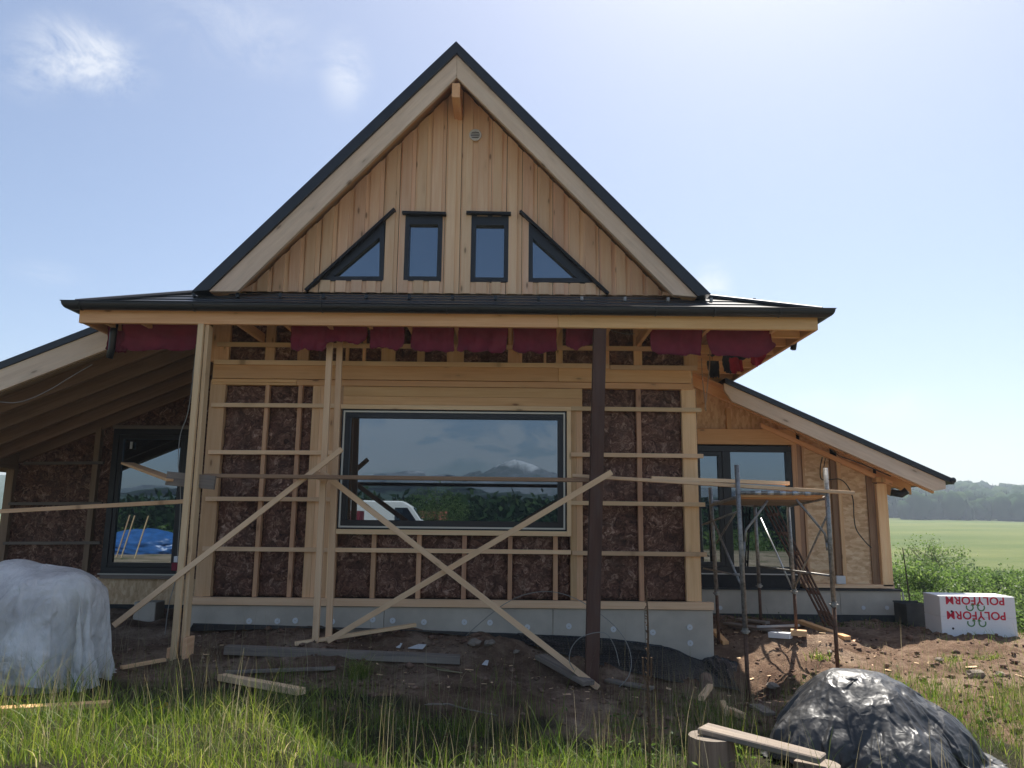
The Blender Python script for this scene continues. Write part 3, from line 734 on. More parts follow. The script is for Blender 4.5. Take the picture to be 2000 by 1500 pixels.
# gable windows
def gable_window(outer, nm, fl):
    c = sum((Vector(p) for p in outer), Vector()) / len(outer)
    w = bpy.data.objects.new(nm, None); S.collection.objects.link(w); w.parent = house; w.location = c - world_loc(house)
    pts = [Vector((p.x, 0, p.z)) for p in outer]; cc = Vector((c.x, 0, c.z)); n = len(pts)
    area = sum(pts[i].x * pts[(i + 1) % n].z - pts[(i + 1) % n].x * pts[i].z for i in range(n))
    if area < 0: pts.reverse()
    def inset(ds):
        if not isinstance(ds, (list, tuple)): ds = [ds] * n
        out = []
        for i in range(n):
            p0, p1, p2 = pts[i - 1], pts[i], pts[(i + 1) % n]
            e1 = (p1 - p0).normalized(); e2 = (p2 - p1).normalized()
            n1 = Vector((-e1.z, 0, e1.x)); n2 = Vector((-e2.z, 0, e2.x))
            a = p1 + n1 * ds[(i - 1) % n]; b = p1 + n2 * ds[i]
            den = e1.x * e2.z - e1.z * e2.x
            t = ((b.x - a.x) * e2.z - (b.z - a.z) * e2.x) / den
            out.append(a + e1 * t)
        return out
    def wd(i):
        e = pts[(i + 1) % n] - pts[i]
        if abs(e.x) > .1 and abs(e.z) > .1: return .15
        return .13 if abs(e.x) > .1 and (pts[i].z + pts[(i + 1) % n].z) / 2 > c.z else .062
    inn = inset([wd(i) for i in range(n)]); ing = inset([wd(i) - .004 for i in range(n)])
    mb = MB()
    for i in range(n):
        j = (i + 1) % n
        mb.xz([(pts[i].x, pts[i].z), (pts[j].x, pts[j].z), (inn[j].x, inn[j].z), (inn[i].x, inn[i].z)], 10.165, 10.27)
    P('frame', mb, 'frame', parent=w)
    mb = MB(); mb.xz([(p.x, p.z) for p in ing], 10.235, 10.26); P('pane', mb, 'glass', parent=w)
    a, b = fl
    mb = MB(); mb.beam((a.x, 10.13, a.z), (b.x, 10.13, b.z), .10, .034); P('head_flashing', mb, 'flash', parent=w)
    return w
def V4(w): return [Vector((w[0], yf, w[2])), Vector((w[1], yf, w[2])), Vector((w[1], yf, w[3])), Vector((w[0], yf, w[3]))]
for w_, fl in ((V4(W1), (W(786, 416, 10.12), W(871, 418, 10.12))), (V4(W2), (W(911, 416, 10.12), W(998, 418, 10.12)))):
    gable_window(w_, 'upright_window', fl)
gable_window(T1, 'triangular_window', (W(771, 409, 10.12), W(597, 568, 10.12)))
gable_window(T2, 'triangular_window', (W(1016, 413, 10.12), W(1188, 574, 10.12)))
# round vent
c = W(928.5, 264, 10.15); mb = MB()
mb.tube([(c.x, 10.152, c.z), (c.x, 10.165, c.z)], .070, 24); 
P('round_vent', mb, 'frame')
vt = bpy.context.scene.objects[-1] if False else None
mb = MB(); n = 28
ring = [(c.x + math.cos(2 * math.pi * k / n) * .076, 10.145, c.z + math.sin(2 * math.pi * k / n) * .076) for k in range(n + 1)]
mb.tube(ring, .013, 6, cap=False)
for k in range(-2, 3):
    h = k * .026; l = math.sqrt(.070 ** 2 - h * h); mb.box(c.x - l, c.x + l, 10.138, 10.150, c.z + h - .0045, c.z + h + .0045)
P('vent_grille', mb, 'white')
# ridge beam end
a = W(893, 160, 9.62); b = W(896, 214, 10.16)
mb = MB(); mb.prism([(GA - .055, 9.61, 7.40), (GA - .055, 10.3, 7.40), (GA - .055, 10.3, 7.17), (GA - .055, 9.78, 7.17), (GA - .055, 9.61, 7.19)], (.11, 0, 0), (0, 1, 0)); P('ridge_beam', mb, 'beam', bevel=.004)

# ---- left porch wing
def zl_(x): return 3.508 + .425 * (x + 6.676)     # top of roof
LX0 = -9.3
def slope_poly(x0, x1, t0, t1, f): return [(x0, f(x0) - t0), (x1, f(x1) - t0), (x1, f(x1) - t1), (x0, f(x0) - t1)]
mb = MB(); mb.xz(slope_poly(LX0, -5.33, -.01, .085, zl_), 9.84, 18.9, (0, 1, 0)); P('wing_roof', mb, 'roof', label='black low-pitched roof over the open left porch')
mb = MB(); mb.xz(slope_poly(LX0 + .1, -5.24, .088, .385, zl_), 9.86, 9.92, (1, 0, .425), .5); P('verge_board', mb, 'rake', bevel=.004, label='pale sloping verge board of the left porch')
mb = MB(); mb.xz(slope_poly(LX0 + .1, B0, .13, .15, zl_), 9.93, 18.8, (0, 1, 0)); P('roof_boarding', mb, 'greybeam')
for k in range(6):
    y = 10.0 + k * .62
    if k == 0: y = 9.96
    mb = MB(); mb.xz(slope_poly(LX0 + .1, B0, .152, .385, zl_), y, y + .07, (1, 0, .425)); P('rafter', mb, 'greybeam')
YL = 13.1
mb = MB(); mb.xz([(-8.45, .0), (B0, .0), (B0, zl_(B0) - .16), (-8.45, zl_(-8.45) - .16)], YL + .17, 18.8); P('inner_wall', mb, 'dark')
LW = lambda px, py=960, Y=YL: WX(px, py, Y)
# insulation fields (two bays each side of the post), clipped by the roof line
def ins_poly(x0, x1, z0, top, yf):
    nx = max(5, int((x1 - x0) / .05)); nz = 34; sd_ = random.randint(0, 900); vs = []
    xs = np.linspace(x0, x1, nx)
    for j in range(nz):
        for x in xs:
            z = z0 + (top(x) - z0) * j / (nz - 1)
            vs.append((x, yf - float((fbm(np.array(x * 5), np.array(z * 7), sd_) - .5) * .08 + (fbm(np.array(x * 17), np.array(z * 21), sd_, 3) - .5) * .03), z))
    fs = [(j * nx + i, j * nx + i + 1, (j + 1) * nx + i + 1, (j + 1) * nx + i) for j in range(nz - 1) for i in range(nx - 1)]
    mb = MB(); mb.mesh(vs, fs); P('insulation_panel', mb, 'insul', True)
tp = lambda x: zl_(x) - .37
dx0, dx1 = LW(212), LW(365)
zdt, zdb = WZ(838, YL, 290), WZ(1120, YL, 290)
ins_poly(-8.50, dx0 - .02, .45, tp, YL + .06); ins_poly(dx0 - .02, B0 + .1, zdt, tp, YL + .06)
ins_poly(dx1 + .02, B0 + .0, .2, lambda x: zdt + .05, YL + .06)
mb = MB(); mb.xz([(LW(190, 1120), .10), (B0, .10), (B0, zdb - .10), (LW(190, 1120), zdb - .07)], YL + .01, YL + .05, (1, 0, 0)); P('strand_board', mb, 'osb')
mb = MB(); mb.xz([(-8.45, -.2), (B0, -.2), (B0, .10), (-8.45, .10)], YL + .0, YL + .12, (1, 0, 0)); P('foundation', mb, 'concdark')
a = W(280, 1215, 11.6)
mb = MB(); mb.box(a.x - .16, a.x + .16, 11.6, 11.9, GZ(a.x, 11.7) - .1, W(280, 1190, 11.6).z + .1, tint=.4); P('foundation_block', mb, 'conc', bevel=.01)
mb = MB(); mb.box(LW(196) - .16, LW(196) - .07, YL - .04, YL + .06, .2, tp(LW(196)) - .0); P('stud', mb, 'greybeam')
mb = MB(); mb.box(-8.54, -8.41, YL - .03, YL + .1, .0, 2.42); P('corner_post', mb, 'greybeam')
for py, a, b in ((905, 48, 196), (984, 18, 194), (1061, 8, 190)):
    mb = MB(); p, q = W(a, py, YL - .06), W(b, py - 1, YL - .06); mb.beam((p.x, YL - .07, p.z), (q.x + .06, YL - .07, q.z + .0), .04, .05); P('batten', mb, 'weather')
mb = MB(); p, q = W(222, 834, YL - .06), W(372, 835, YL - .06); mb.beam((p.x, YL - .07, p.z), (q.x, YL - .07, q.z), .04, .06); P('batten', mb, 'weather')
mb = MB(); p, q = W(195, 1124, YL - .06), W(352, 1124, YL - .06); mb.beam((p.x, YL - .05, zdb - .055), (q.x + .1, YL - .05, zdb - .055), .04, .06); P('batten', mb, 'weather')
def glazed(nm, x0, x1, z0, z1, Y, fw=.11, label=None, mull=None):
    w = bpy.data.objects.new(nm, None); S.collection.objects.link(w); w.parent = house; w.location = Vector(((x0 + x1) / 2, Y, z0)) - world_loc(house)
    if label: w['label'] = label
    mb = MB(); rect_frame(mb, x0, x1, z0, z1, fw, Y - .02, Y + .10); P('frame', mb, 'frame', bevel=.004, parent=w)
    return w
dL = glazed('porch_window', dx0, dx1, zdb, zdt, YL, .10)
mb = MB(); rect_frame(mb, dx0 + .102, dx1 - .102, zdb + .102, zdt - .102, .07, YL - .005, YL + .08); P('sash', mb, 'frame', bevel=.003, parent=dL)
mb = MB(); mb.box(dx0 + .16, dx1 - .16, YL + .03, YL + .05, zdb + .16, zdt - .16); P('pane', mb, 'glass', parent=dL)
mb = MB(); mb.box(dx0 - .02, dx1 + .02, YL - .06, YL - .022, zdb - .022, zdb - .002); P('sill', mb, 'cream', parent=dL)
c = W(258, 870, YL); mb = MB(); mb.box(c.x - .02, c.x + .02, YL - .035, YL - .021, c.z - .06, c.z + .06, axis=2); P('sticker', mb, 'white', parent=dL)
# beam carrying the left rafters
mb = MB(); mb.beam((-8.42, 10.4, 2.42), (-8.42, YL - .04, 2.42), .14, .26); P('eaves_beam', mb, 'greybeam')

# ---- right wing
def zr_(x): return 3.83 - .447 * (x - 3.419)
RX1 = 6.93; YR = 12.9; YV = 12.2
mb = MB(); mb.xz(slope_poly(3.44, RX1 + .05, -.01, .075, zr_), YV - .03, 18.9, (0, 1, 0)); P('wing_roof', mb, 'roof', label='black low-pitched roof sloping down over the right wing')
mb = MB(); x0, x1 = 3.42, 6.86
mb.xz([(x0, zr_(x0) - .078), (x1, zr_(x1) - .078), (x1, zr_(x1) - .20), (6.66, zr_(6.66) - .325), (x0 + .12, zr_(x0 + .12) - .325), (x0, zr_(x0) - .2)], YV, YV + .06, (1, 0, -.447), .5); P('verge_board', mb, 'rake', bevel=.004, label='pale sloping verge board of the right wing')
mb = MB(); mb.xz(slope_poly(2.52, 6.86, .10, .12, zr_), YV + .06, 18.8, (0, 1, 0)); P('roof_boarding', mb, 'beam')
for k in range(8):
    y = YV + .25 + k * .7
    mb = MB(); mb.xz(slope_poly(2.52, 6.8, .122, .29, zr_), y, y + .07, (1, 0, -.447)); P('rafter', mb, 'beam')
mb = MB(); mb.tube([(RX1 + .03, YV - .05, zr_(RX1) - .035), (RX1 + .03, 18.8, zr_(RX1) - .035)], .045, 12); P('wing_gutter', mb, 'gutter', True)
c = W(1755, 965, 12.9); mb = MB(); mb.tube([(c.x + .12, 12.85, c.z + .06), (c.x + .05, 12.9, c.z), (c.x - .10, 12.95, c.z + .03)], .06, 12); P('outlet_stub', mb, 'gutter', True)
mb = MB(); mb.xz([(2.5, .3), (6.2, .3), (6.2, zr_(6.2) - .16), (2.5, zr_(2.5) - .16)], YR + .2, 18.8); P('inner_wall', mb, 'dark')
RW_ = lambda px, py=1000: WX(px, py, YR)
zs0 = .56
# strand board sheets in the bays
for a, b, z0, z1 in ((1574, 1632, zs0, None), (1646, 1716, zs0, None)):
    xa, xb = RW_(a), RW_(b)
    mb = MB(); mb.xz([(xa, z0), (xb, z0), (xb, zr_(xb) - .14), (xa, zr_(xa) - .14)], YR + .10, YR + .12, (0, 0, 1)); P('strand_board', mb, 'osb')
mb = MB(); xa, xb = 2.5, RW_(1570); zh = WZ(838, YR, 1450)
mb.xz([(xa, zh), (xb, zh), (xb, zr_(xb) - .14), (xa, zr_(xa) - .14)], YR + .10, YR + .12, (1, 0, 0)); P('strand_board', mb, 'osb')
mb = MB(); mb.box(2.5, RW_(1562), YR - .01, YR + .14, WZ(868, YR, 1450), zh, tint=.5); P('header_beam', mb, 'beam', bevel=.003)
mb = MB(); x = RW_(1424, 810); mb.box(x - .035, x + .035, YR + .02, YR + .1, zh, zr_(x) - .27); P('short_stud', mb, 'pine')
for a, b, yo, mt in ((1552, 1562, 0, 'pink'), (1564, 1572, .045, 'deckwood'), (1573, 1577, .02, 'pine'), (1629, 1640, .03, 'deckwood'), (1640, 1647, .0, 'pine')):
    xa, xb = RW_(a), RW_(b); mb = MB(); mb.xz([(xa, zs0), (xb, zs0), (xb, zr_(xb) - .29), (xa, zr_(xa) - .29)], YR + yo, YR + .14); P('stud', mb, mt)
xa, xb = RW_(1700) , WX(1745, 1150, YR)
mb = MB(); mb.box(xa - .0, xb - .14, YR + .06, YR + .14, zs0, 2.33, tint=.2); P('stud', mb, 'deckwood')
mb = MB(); mb.box(xb - .17, xb, YR - .02, YR + .15, zs0 - .03, WZ(945, YR, 1715)); P('corner_post', mb, 'pine', bevel=.004)
c = W(1716, 938, YR); mb = MB(); mb.beam((c.x, YR - .08, c.z + .01), (c.x, 18.7, c.z + .01), .16, .09); P('eaves_beam', mb, 'beam', bevel=.004)
mb = MB(); p = slope_poly(4.2, 6.35, .29, .37, zr_); mb.xz(p, YR - .04, YR + .02, (1, 0, -.447)); P('wall_plate', mb, 'beam')
mb = MB(); mb.box(RW_(1562), xb + .01, YR - .02, YR + .14, .50, .558); P('base_plank', mb, 'batten')
# right wing foundation
mb = MB(); mb.box(2.6, 4.05, YR - .06, YR + .3, .0, .46); mb.box(4.055, 5.35, YR - .062, YR + .3, .0, .46); mb.box(5.355, 6.34, YR - .06, YR + .3, .0, .46); P('foundation', mb, 'conc', bevel=.004)
mb = MB(); mb.box(2.6, 6.36, YR - .09, YR + .32, .462, .485); P('foundation_cap', mb, 'concdark')
mb = MB(); mb.box(2.6, 6.355, YR - .075, YR + .32, -.35, .085); P('foundation_coating', mb, 'concdark')
for px in (1407, 1686, 1732):
    c = W(px, 1187, YR - .06); mb = MB(); mb.tube([(c.x, c.y - .012, c.z), (c.x, c.y + .002, c.z)], .032, 18); P('insulation_fixing', mb, 'white')
mb = MB(); c = W(1766, 1200, 12.8); mb.tube([(c.x, 12.8, .45), (c.x + .01, 12.79, .2), (c.x - .02, 12.7, GZ(c.x, 12.7))], .012, 6); P('earth_wire', mb, 'foil')
# terrace door
x0, x1 = WX(1350, 1000, YR), WX(1551, 1000, YR); z1 = WZ(871, YR, 1450); z0 = WZ(1150, YR, 1450) - .01
td = bpy.data.objects.new('terrace_door', None); S.collection.objects.link(td); td.parent = house; td.location = Vector((x0, YR, z0)) - world_loc(house)
mb = MB(); rect_frame(mb, x0, x1, z0 + .26, z1, .10, YR - .01, YR + .1)
xm0, xm1 = WX(1414, 1000, YR), WX(1430, 1000, YR); mb.box(xm0, xm1, YR - .012, YR + .1, z0 + .36, z1 - .1, axis=2); P('frame', mb, 'frame', bevel=.004, parent=td)
mb = MB(); rect_frame(mb, x0 + .102, xm0 - .002, z0 + .362, z1 - .102, .07, YR + .0, YR + .09); P('sash', mb, 'frame', bevel=.003, parent=td)
mb = MB(); mb.box(x0 + .15, xm0 - .05, YR + .04, YR + .06, z0 + .41, z1 - .15); P('pane', mb, 'glass', parent=td)
mb = MB(); mb.box(xm1 - .01, x1 - .09, YR + .03, YR + .05, z0 + .35, z1 - .09); P('pane', mb, 'glass', parent=td)
mb = MB(); mb.box(x0, x1 + .03, YR - .02, YR + .1, z0 - .0, z0 + .235); P('threshold_panel', mb, 'flash', parent=td)
mb = MB(); mb.box(x0, x1, YR - .05, YR + .0, z0 + .238, z0 + .256); P('sill', mb, 'foil', parent=td)
# electric box, cables on the wing
c = W(1642, 1132, YR - .03); mb = MB(); mb.box(c.x - .075, c.x + .075, YR - .05, YR - .002, c.z - .07, c.z + .06, axis=0); P('socket_box', mb, 'white', bevel=.006, label='small pale electric box low on the right wing')
def cable(pts, Y, r=.009, mat='cable', nm='loose_cable', label=None):
    P3 = [W(x, y, Y if len(p) < 3 else p[2]) for p in pts for x, y in [p[:2]]]
    out = []
    for i in range(len(P3) - 1):
        p0, p1, p2, p3 = P3[max(0, i - 1)], P3[i], P3[i + 1], P3[min(len(P3) - 1, i + 2)]
        for k in range(6):
            t = k / 6; out.append(.5 * ((2 * p1) + (p2 - p0) * t + (2 * p0 - 5 * p1 + 4 * p2 - p3) * t * t + (3 * p1 - p0 - 3 * p2 + p3) * t ** 3))
    out.append(P3[-1]); mb = MB(); mb.tube(out, r, 6); return P(nm, mb, mat, True, label=label)
cable([(1606, 893), (1602, 915), (1604, 935), (1618, 937), (1640, 936), (1656, 950), (1666, 975), (1668, 1010), (1673, 1035), (1690, 1058), (1702, 1070)], YR - .06)
cable([(1612, 895), (1608, 925), (1612, 950)], YR - .05, .007)
cable([(1620, 877, 12.3), (1640, 890, 12.3), (1680, 905, 12.3), (1740, 930, 12.3)], 12.3, .008)
cable([(1370, 700), (1372, 740), (1376, 775), (1379, 803)], 9.9, .007, 'deckwood'); cable([(1387, 668), (1386, 710), (1381, 760), (1377, 800)], 9.85, .007, 'deckwood')
cable([(385, 660), (378, 720), (374, 760), (366, 810), (352, 850), (348, 905), (352, 950), (352, 1000), (348, 1060), (343, 1130), (330, 1180), (322, 1240)], 9.6, .005, 'wire', label='thin pale wire hanging beside the left post')
cable([(0, 785, 9.9), (40, 785, 9.9), (90, 765, 9.9), (140, 735, 9.95), (180, 712, 9.95)], 9.9, .005, 'wire')
cable([(1192, 645), (1220, 652), (1240, 652)], 9.3, .003, 'wire')
# small hanging plug box by the left post
c = W(345, 1098, 9.6); mb = MB(); mb.box(c.x - .022, c.x + .022, 9.56, 9.62, c.z + .0, c.z + .07, axis=2); P('hanging_plug', mb, 'white', bevel=.004)
mb = MB(); mb.box(c.x - .04, c.x + .03, 9.55, 9.63, c.z - .10, c.z - .004, axis=2); P('hanging_plug', mb, 'red', bevel=.006)
# black liner strip along the foundation
def sheet(name, pts_top, pts_bot, mat, nz=8, amp=.03, seed=1, cat=None, label=None, parent=house, dim=0):
    nx = 50; vs = []
    def lerp(pl, u):
        k = u * (len(pl) - 1); i = min(int(k), len(pl) - 2); return Vector(pl[i]).lerp(Vector(pl[i + 1]), k - i)
    for j in range(nz):
        for i in range(nx):
            u, w = i / (nx - 1), j / (nz - 1); p = lerp(pts_top, u).lerp(lerp(pts_bot, u), w)
            q = (float(fbm(np.array(u * 9), np.array(w * 3.), seed)) - .5) * amp * math.sin(math.pi * min(1, w * 1.0 + .15))
            vs.append(p + Vector((0, -abs(q) * 1.2, q)))
    n = len(vs); vs += [v + Vector((0, .008, -.004)) for v in vs]
    q = [(j * nx + i, j * nx + i + 1, (j + 1) * nx + i + 1, (j + 1) * nx + i) for j in range(nz - 1) for i in range(nx - 1)]
    rim = [j * nx for j in range(nz)] + [(nz - 1) * nx + i for i in range(1, nx)] + [j * nx + nx - 1 for j in range(nz - 2, -1, -1)] + list(range(nx - 2, 0, -1))
    fs = [tuple(reversed(f)) for f in q] + [tuple(k + n for k in f) for f in q] + [(rim[k], rim[(k + 1) % len(rim)], rim[(k + 1) % len(rim)] + n, rim[k] + n) for k in range(len(rim))]
    mb = MB(); mb.mesh(vs, fs); o = mb.build(name, M[mat] if isinstance(mat, str) else mat, parent, True)
    if cat: tag(o, label, cat)
    return o
def m_dimple():
    m, nt, N, L, b = new_mat('dimpled_membrane')
    b.inputs['Base Color'].default_value = (.016, .017, .019, 1); b.inputs['Roughness'].default_value = .38
    ge = N.new('ShaderNodeNewGeometry'); vo = N.new('ShaderNodeTexVoronoi'); vo.inputs['Scale'].default_value = 26; vo.inputs['Randomness'].default_value = .1
    L.new(ge.outputs['Position'], vo.inputs['Vector'])
    bump(N, L, b, maprange(N, L, vo.outputs['Distance'], .45, .2), 1, .02); return m
M['dimple'] = m_dimple()
g = lambda x, y, dz=.02: (x, y, GZ(x, y) + dz)
sheet('dimpled_membrane', [(.1, 10.09, .14), (1.1, 10.09, .10), (1.9, 10.09, .03), (2.5, 10.06, -.18)],
      [g(.2, 9.9), g(1.1, 9.6), g(1.9, 9.35), g(2.55, 9.4, .05)], M['dimple'], 10, .10, 3, 'membrane', 'black studded foundation membrane slumped on the soil behind the brown post', parent=None)
sheet('membrane_roll', [(2.35, 10.05, -.15), (2.62, 10.08, -.10), (2.85, 10.05, -.17)], [(2.50, 9.45, -.35), (2.66, 9.35, -.36), (2.80, 9.5, -.52)], M['dimple'], 10, .09, 8, 'membrane', 'curled corner of black studded membrane at the right foundation corner', parent=None)
sheet('liner_strip', [(-4.0, 10.10, .22), (-2.6, 10.10, .20), (-1.2, 10.10, .17), (.2, 10.09, .14)], [g(-4., 9.95), g(-2.6, 9.98), g(-1.2, 9.98), g(.2, 9.96)], 'liner', 6, .02, 5, parent=house)

# ------------------------------------------------------------------ temporary posts, braces, rails
def T(name, mb, mat, label, cat, group=None, bevel=.003, smooth_=False):
    return tag(mb.build(name, M[mat] if isinstance(mat, str) else mat, None, smooth_, bevel), label, cat, group)
def beam_thing(name, p0, p1, w, h, mat, label, cat, group=None, up=(0, 0, 1), tint=None):
    mb = MB(); mb.beam(p0, p1, w, h, up, tint); return T(name, mb, mat, label, cat, group)
# left double post
a = W(402, 640, 9.14); b = W(352, 1262, 9.02)
zg = GZ(b.x, b.y)
root = thing('timber_post', (b.x, b.y, zg), 'tall pale double timber post propping the left end of the front eaves', 'post')
mb = MB(); mb.beam((b.x - .038, b.y - .06, zg - .06), (a.x - .030, a.y - .06, 3.858), .070, .05, up=(0, 1, 0), tint=.25); mb.build('front_board', M['batten'], root, bevel=.003)
mb = MB(); mb.beam((b.x + .038, b.y + .03, zg + .02), (a.x + .034, a.y + .02, 3.858), .045, .13, up=(0, 1, 0), tint=.1); mb.build('rear_board', M['batten'], root, bevel=.003)
mb = MB(); mb.box(b.x + .065, b.x + .11, b.y - .1, b.y + .12, zg - .02, zg + .22, axis=1); mb.build('foot_block', M['pine'], root, bevel=.004)
mb = MB(); mb.box(b.x - .14, b.x - .095, b.y - .02, b.y + .10, zg - .04, zg + .10, axis=1); mb.build('foot_block', M['pine'], root, bevel=.004)
# middle pair
for (pa, pb, lab) in (((645, 662, 9.5), (616, 1252, 9.45), 'left one of the two slim pale posts standing side by side'), ((664, 664, 9.62), (642, 1246, 9.58), 'right one of the two slim pale posts standing side by side')):
    a, b = W(*pa), W(*pb); zg = GZ(b.x, b.y)
    beam_thing('timber_post', (b.x, b.y, zg - .05), (a.x, a.y, 3.86), .074, .05, 'batten', lab, 'post', 'slim pale eaves posts', up=(0, 1, 0), tint=.3)
# brown post
a, b = W(1171, 640, 9.17), W(1155, 1345, 9.06); 
beam_thing('brown_post', (b.x, b.y, GZ(b.x, b.y) - .1), (a.x, a.y, 3.86), .15, .15, 'oldred', 'thick old red-brown post propping the eaves right of the picture window', 'post', up=(0, 1, 0))
# braces
def px_beam(name, A, B, w, h, mat, label, cat='brace', group='diagonal braces', up=(0, 1, 0), tint=.45):
    return beam_thing(name, W(*A), W(*B), w, h, mat, label, cat, group, up, tint)
px_beam('diagonal_brace', (222, 1222, 8.82), (668, 877, 9.36), .062, .035, 'batten', 'long pale brace rising from the white bag to the two slim posts')
px_beam('diagonal_brace', (628, 922, 9.44), (1169, 1344, 8.92), .066, .035, 'batten', 'pale brace falling rightwards from the slim posts to the foot of the brown post')
px_beam('diagonal_brace', (640, 1252, 9.38), (1195, 922, 9.02), .066, .035, 'batten', 'pale brace rising rightwards from the slim post feet across the brown post')
px_beam('cleat_board', (608, 922, 9.42), (640, 938, 9.42), .09, .035, 'pine', 'short offcut nailed where the braces meet the slim posts', 'offcut', None)
px_beam('horizontal_rail', (385, 929, 9.24), (1160, 938, 9.26), .14, .045, 'deckwood', 'thin grey-brown scaffold plank running level across the picture window', 'plank', None, up=(0, 0, 1))
px_beam('scaffold_plank', (326, 934, 9.12), (420, 943, 9.12), .05, .16, 'weather', 'short grey plank end fixed beside the left double post', 'plank', None, up=(0, 0, 1))
px_beam('scaffold_plank', (249, 905, 10.9), (340, 938, 9.1), .17, .03, 'beam', 'reddish plank reaching back from the left post towards the porch window', 'plank', None, up=(0, 0, 1))
px_beam('porch_rail', (-20, 1000, 9.7), (368, 979, 9.4), .04, .05, 'pine', 'long slim lath slanting across the porch window and left insulation', 'lath', None, up=(0, 0, 1))
px_beam('long_plank', (1118, 929, 9.42), (1666, 963, 9.2), .12, .04, 'batten', 'long yellowish plank reaching from the brown post past the scaffold', 'plank', None, up=(0, 0, 1), tint=.3)
px_beam('short_plank', (1272, 934, 9.5), (1540, 944, 9.42), .10, .045, 'batten', 'shorter pale plank lying above the long plank at the scaffold', 'plank', None, up=(0, 0, 1), tint=.9)

# ------------------------------------------------------------------ scaffold
A0, A1 = W(1438, 908, 9.2), W(1463, 1395, 9.2)
B0_, B1_ = W(1612, 914, 9.2), W(1636, 1303, 9.2)
C0, C1 = W(1386, 952, 10.5), W(1404, 1248, 10.5)
E0, E1 = W(1538, 983, 10.5), W(1556, 1236, 10.5)
D0, D1 = W(1474, 985, 11.6), W(1486, 1208, 11.6)
sc_root = thing('scaffold', (3.3, 9.85, -.3), 'rusty grey tube scaffold trestle in front of the terrace door', 'scaffold')
def leg(p0, p1, r=.026, nm='leg'):
    x, y = (p0.x + p1.x) / 2, p0.y; zg = min(p1.z, GZ(x, y)) - .03
    d = (p1.x - p0.x) * .35
    lo = zg + (p0.z - zg) * .33
    mb = MB(); mb.tube([(x + d, y, lo), (x - d, y, p0.z)], r, 12); o = mb.build(nm, M['galv'], sc_root, True)
    mb = MB(); mb.tube([(x + d * 1.5, y, zg), (x + d, y, lo + .02)], r * .82, 10); mb.build('inner_tube', M['rust'], o, True) if False else None
    q = MB(); q.tube([(x + d * 1.3, y, zg), (x + d, y, lo + .02)], r * .82, 10); oo = q.build('inner_tube', M['rust'], None, True)
    oo.parent = o; oo.location = Vector(oo.location) - world_loc(o)
    c = MB(); c.tube([(x + d, y, lo - .012), (x + d, y, lo + .004)], r * 1.9, 12); c.tube([(x + d, y, lo - .03), (x + d, y, lo + .03)], r * 1.25, 12); oo = c.build('collar', M['galv'], None); oo.parent = o; oo.location = Vector(oo.location) - world_loc(o)
    return lambda t: Vector((x + d - 2 * d * ((t - lo) / (p0.z - lo)) , y, t))
lA, lB, lC, lE, lD = leg(A0, A1, .029), leg(B0_, B1_, .027), leg(C0, C1), leg(E0, E1), leg(D0, D1)
def br(p, q, r=.016, nm='cross_tube', mat='galv', mid=None):
    pts = [Vector(p)] + ([Vector(m_) for m_ in mid] if mid else []) + [Vector(q)]
    mb = MB(); mb.tube(pts, r, 8); return mb.build(nm, M[mat], sc_root, True)
zp = WZ(963, 9.2, 1530)
br(lA(zp), lB(zp), .022); br(lC(zp - .10), lE(zp - .10), .022)
br(lA(zp - .05), lC(zp - .13), .022); br(lB(zp - .05), lE(zp - .13), .022)
br(lE(zp - .07), lD(zp - .12), .018); br(lC(zp - .07), lD(zp - .12), .018)
# ribbed platform rail along the front
for k in range(5):
    p = lA(zp + .0).lerp(lB(zp), .22 + .14 * k); mb = MB(); mb.tube([p - Vector((.035, 0, 0)), p + Vector((.035, 0, 0))], .028, 10); mb.build('tube_clamp', M['foil'], sc_root, True)
# platform boards
mb = MB()
pl = [lA(zp - .02) + Vector((.03, .05, 0)), lB(zp - .02) + Vector((-.03, .05, 0)), lE(zp - .10) + Vector((.02, -.05, 0)), lC(zp - .10) + Vector((.03, -.05, 0))]
for k in range(4):
    a, b = k / 4 + .01, (k + 1) / 4 - .01
    P0, P1, P2, P3 = pl[0].lerp(pl[3], a), pl[1].lerp(pl[2], a), pl[1].lerp(pl[2], b), pl[0].lerp(pl[3], b)
    mb = MB(); mb.prism([P0, P1, P2, P3], (0, 0, -.03), (P1 - P0)); mb.build('platform_board', M['weather' if k else 'beam'], sc_root, bevel=.002)
# gusset braces on front pair
def X_(px, py, Y): return W(px, py, Y)
br(X_(1499, 978, 9.25), X_(1455, 1058, 9.22), .015, mid=[X_(1480, 1005, 9.25), X_(1457, 1035, 9.22)])
br(X_(1555, 975, 9.25), X_(1615, 1062, 9.22), .015, mid=[X_(1580, 1005, 9.25), X_(1611, 1042, 9.22)])
br(X_(1454, 1058, 9.22), X_(1452, 1110, 9.22), .014); br(X_(1614, 1060, 9.2), X_(1616, 1075, 9.2), .014)
br(lB(W(1612, 1002, 9.2).z), lE(W(1550, 1150, 10.5).z), .013)
br(X_(1390, 1010, 10.5), X_(1446, 1140, 9.3), .014)
br(X_(1486, 1012, 11.0), X_(1550, 1155, 10.5), .011, mat='foil')
br(X_(1483, 1106, 11.5), lB(W(1624, 1125, 9.2).z), .013)
br(X_(1374, 1110, 11.0), X_(1444, 1124, 9.3), .011)
br(X_(1438, 1000, 9.3), X_(1372, 1025, 10.6), .013); br(X_(1400, 1060, 10.5), X_(1436, 1002, 9.4), .012)
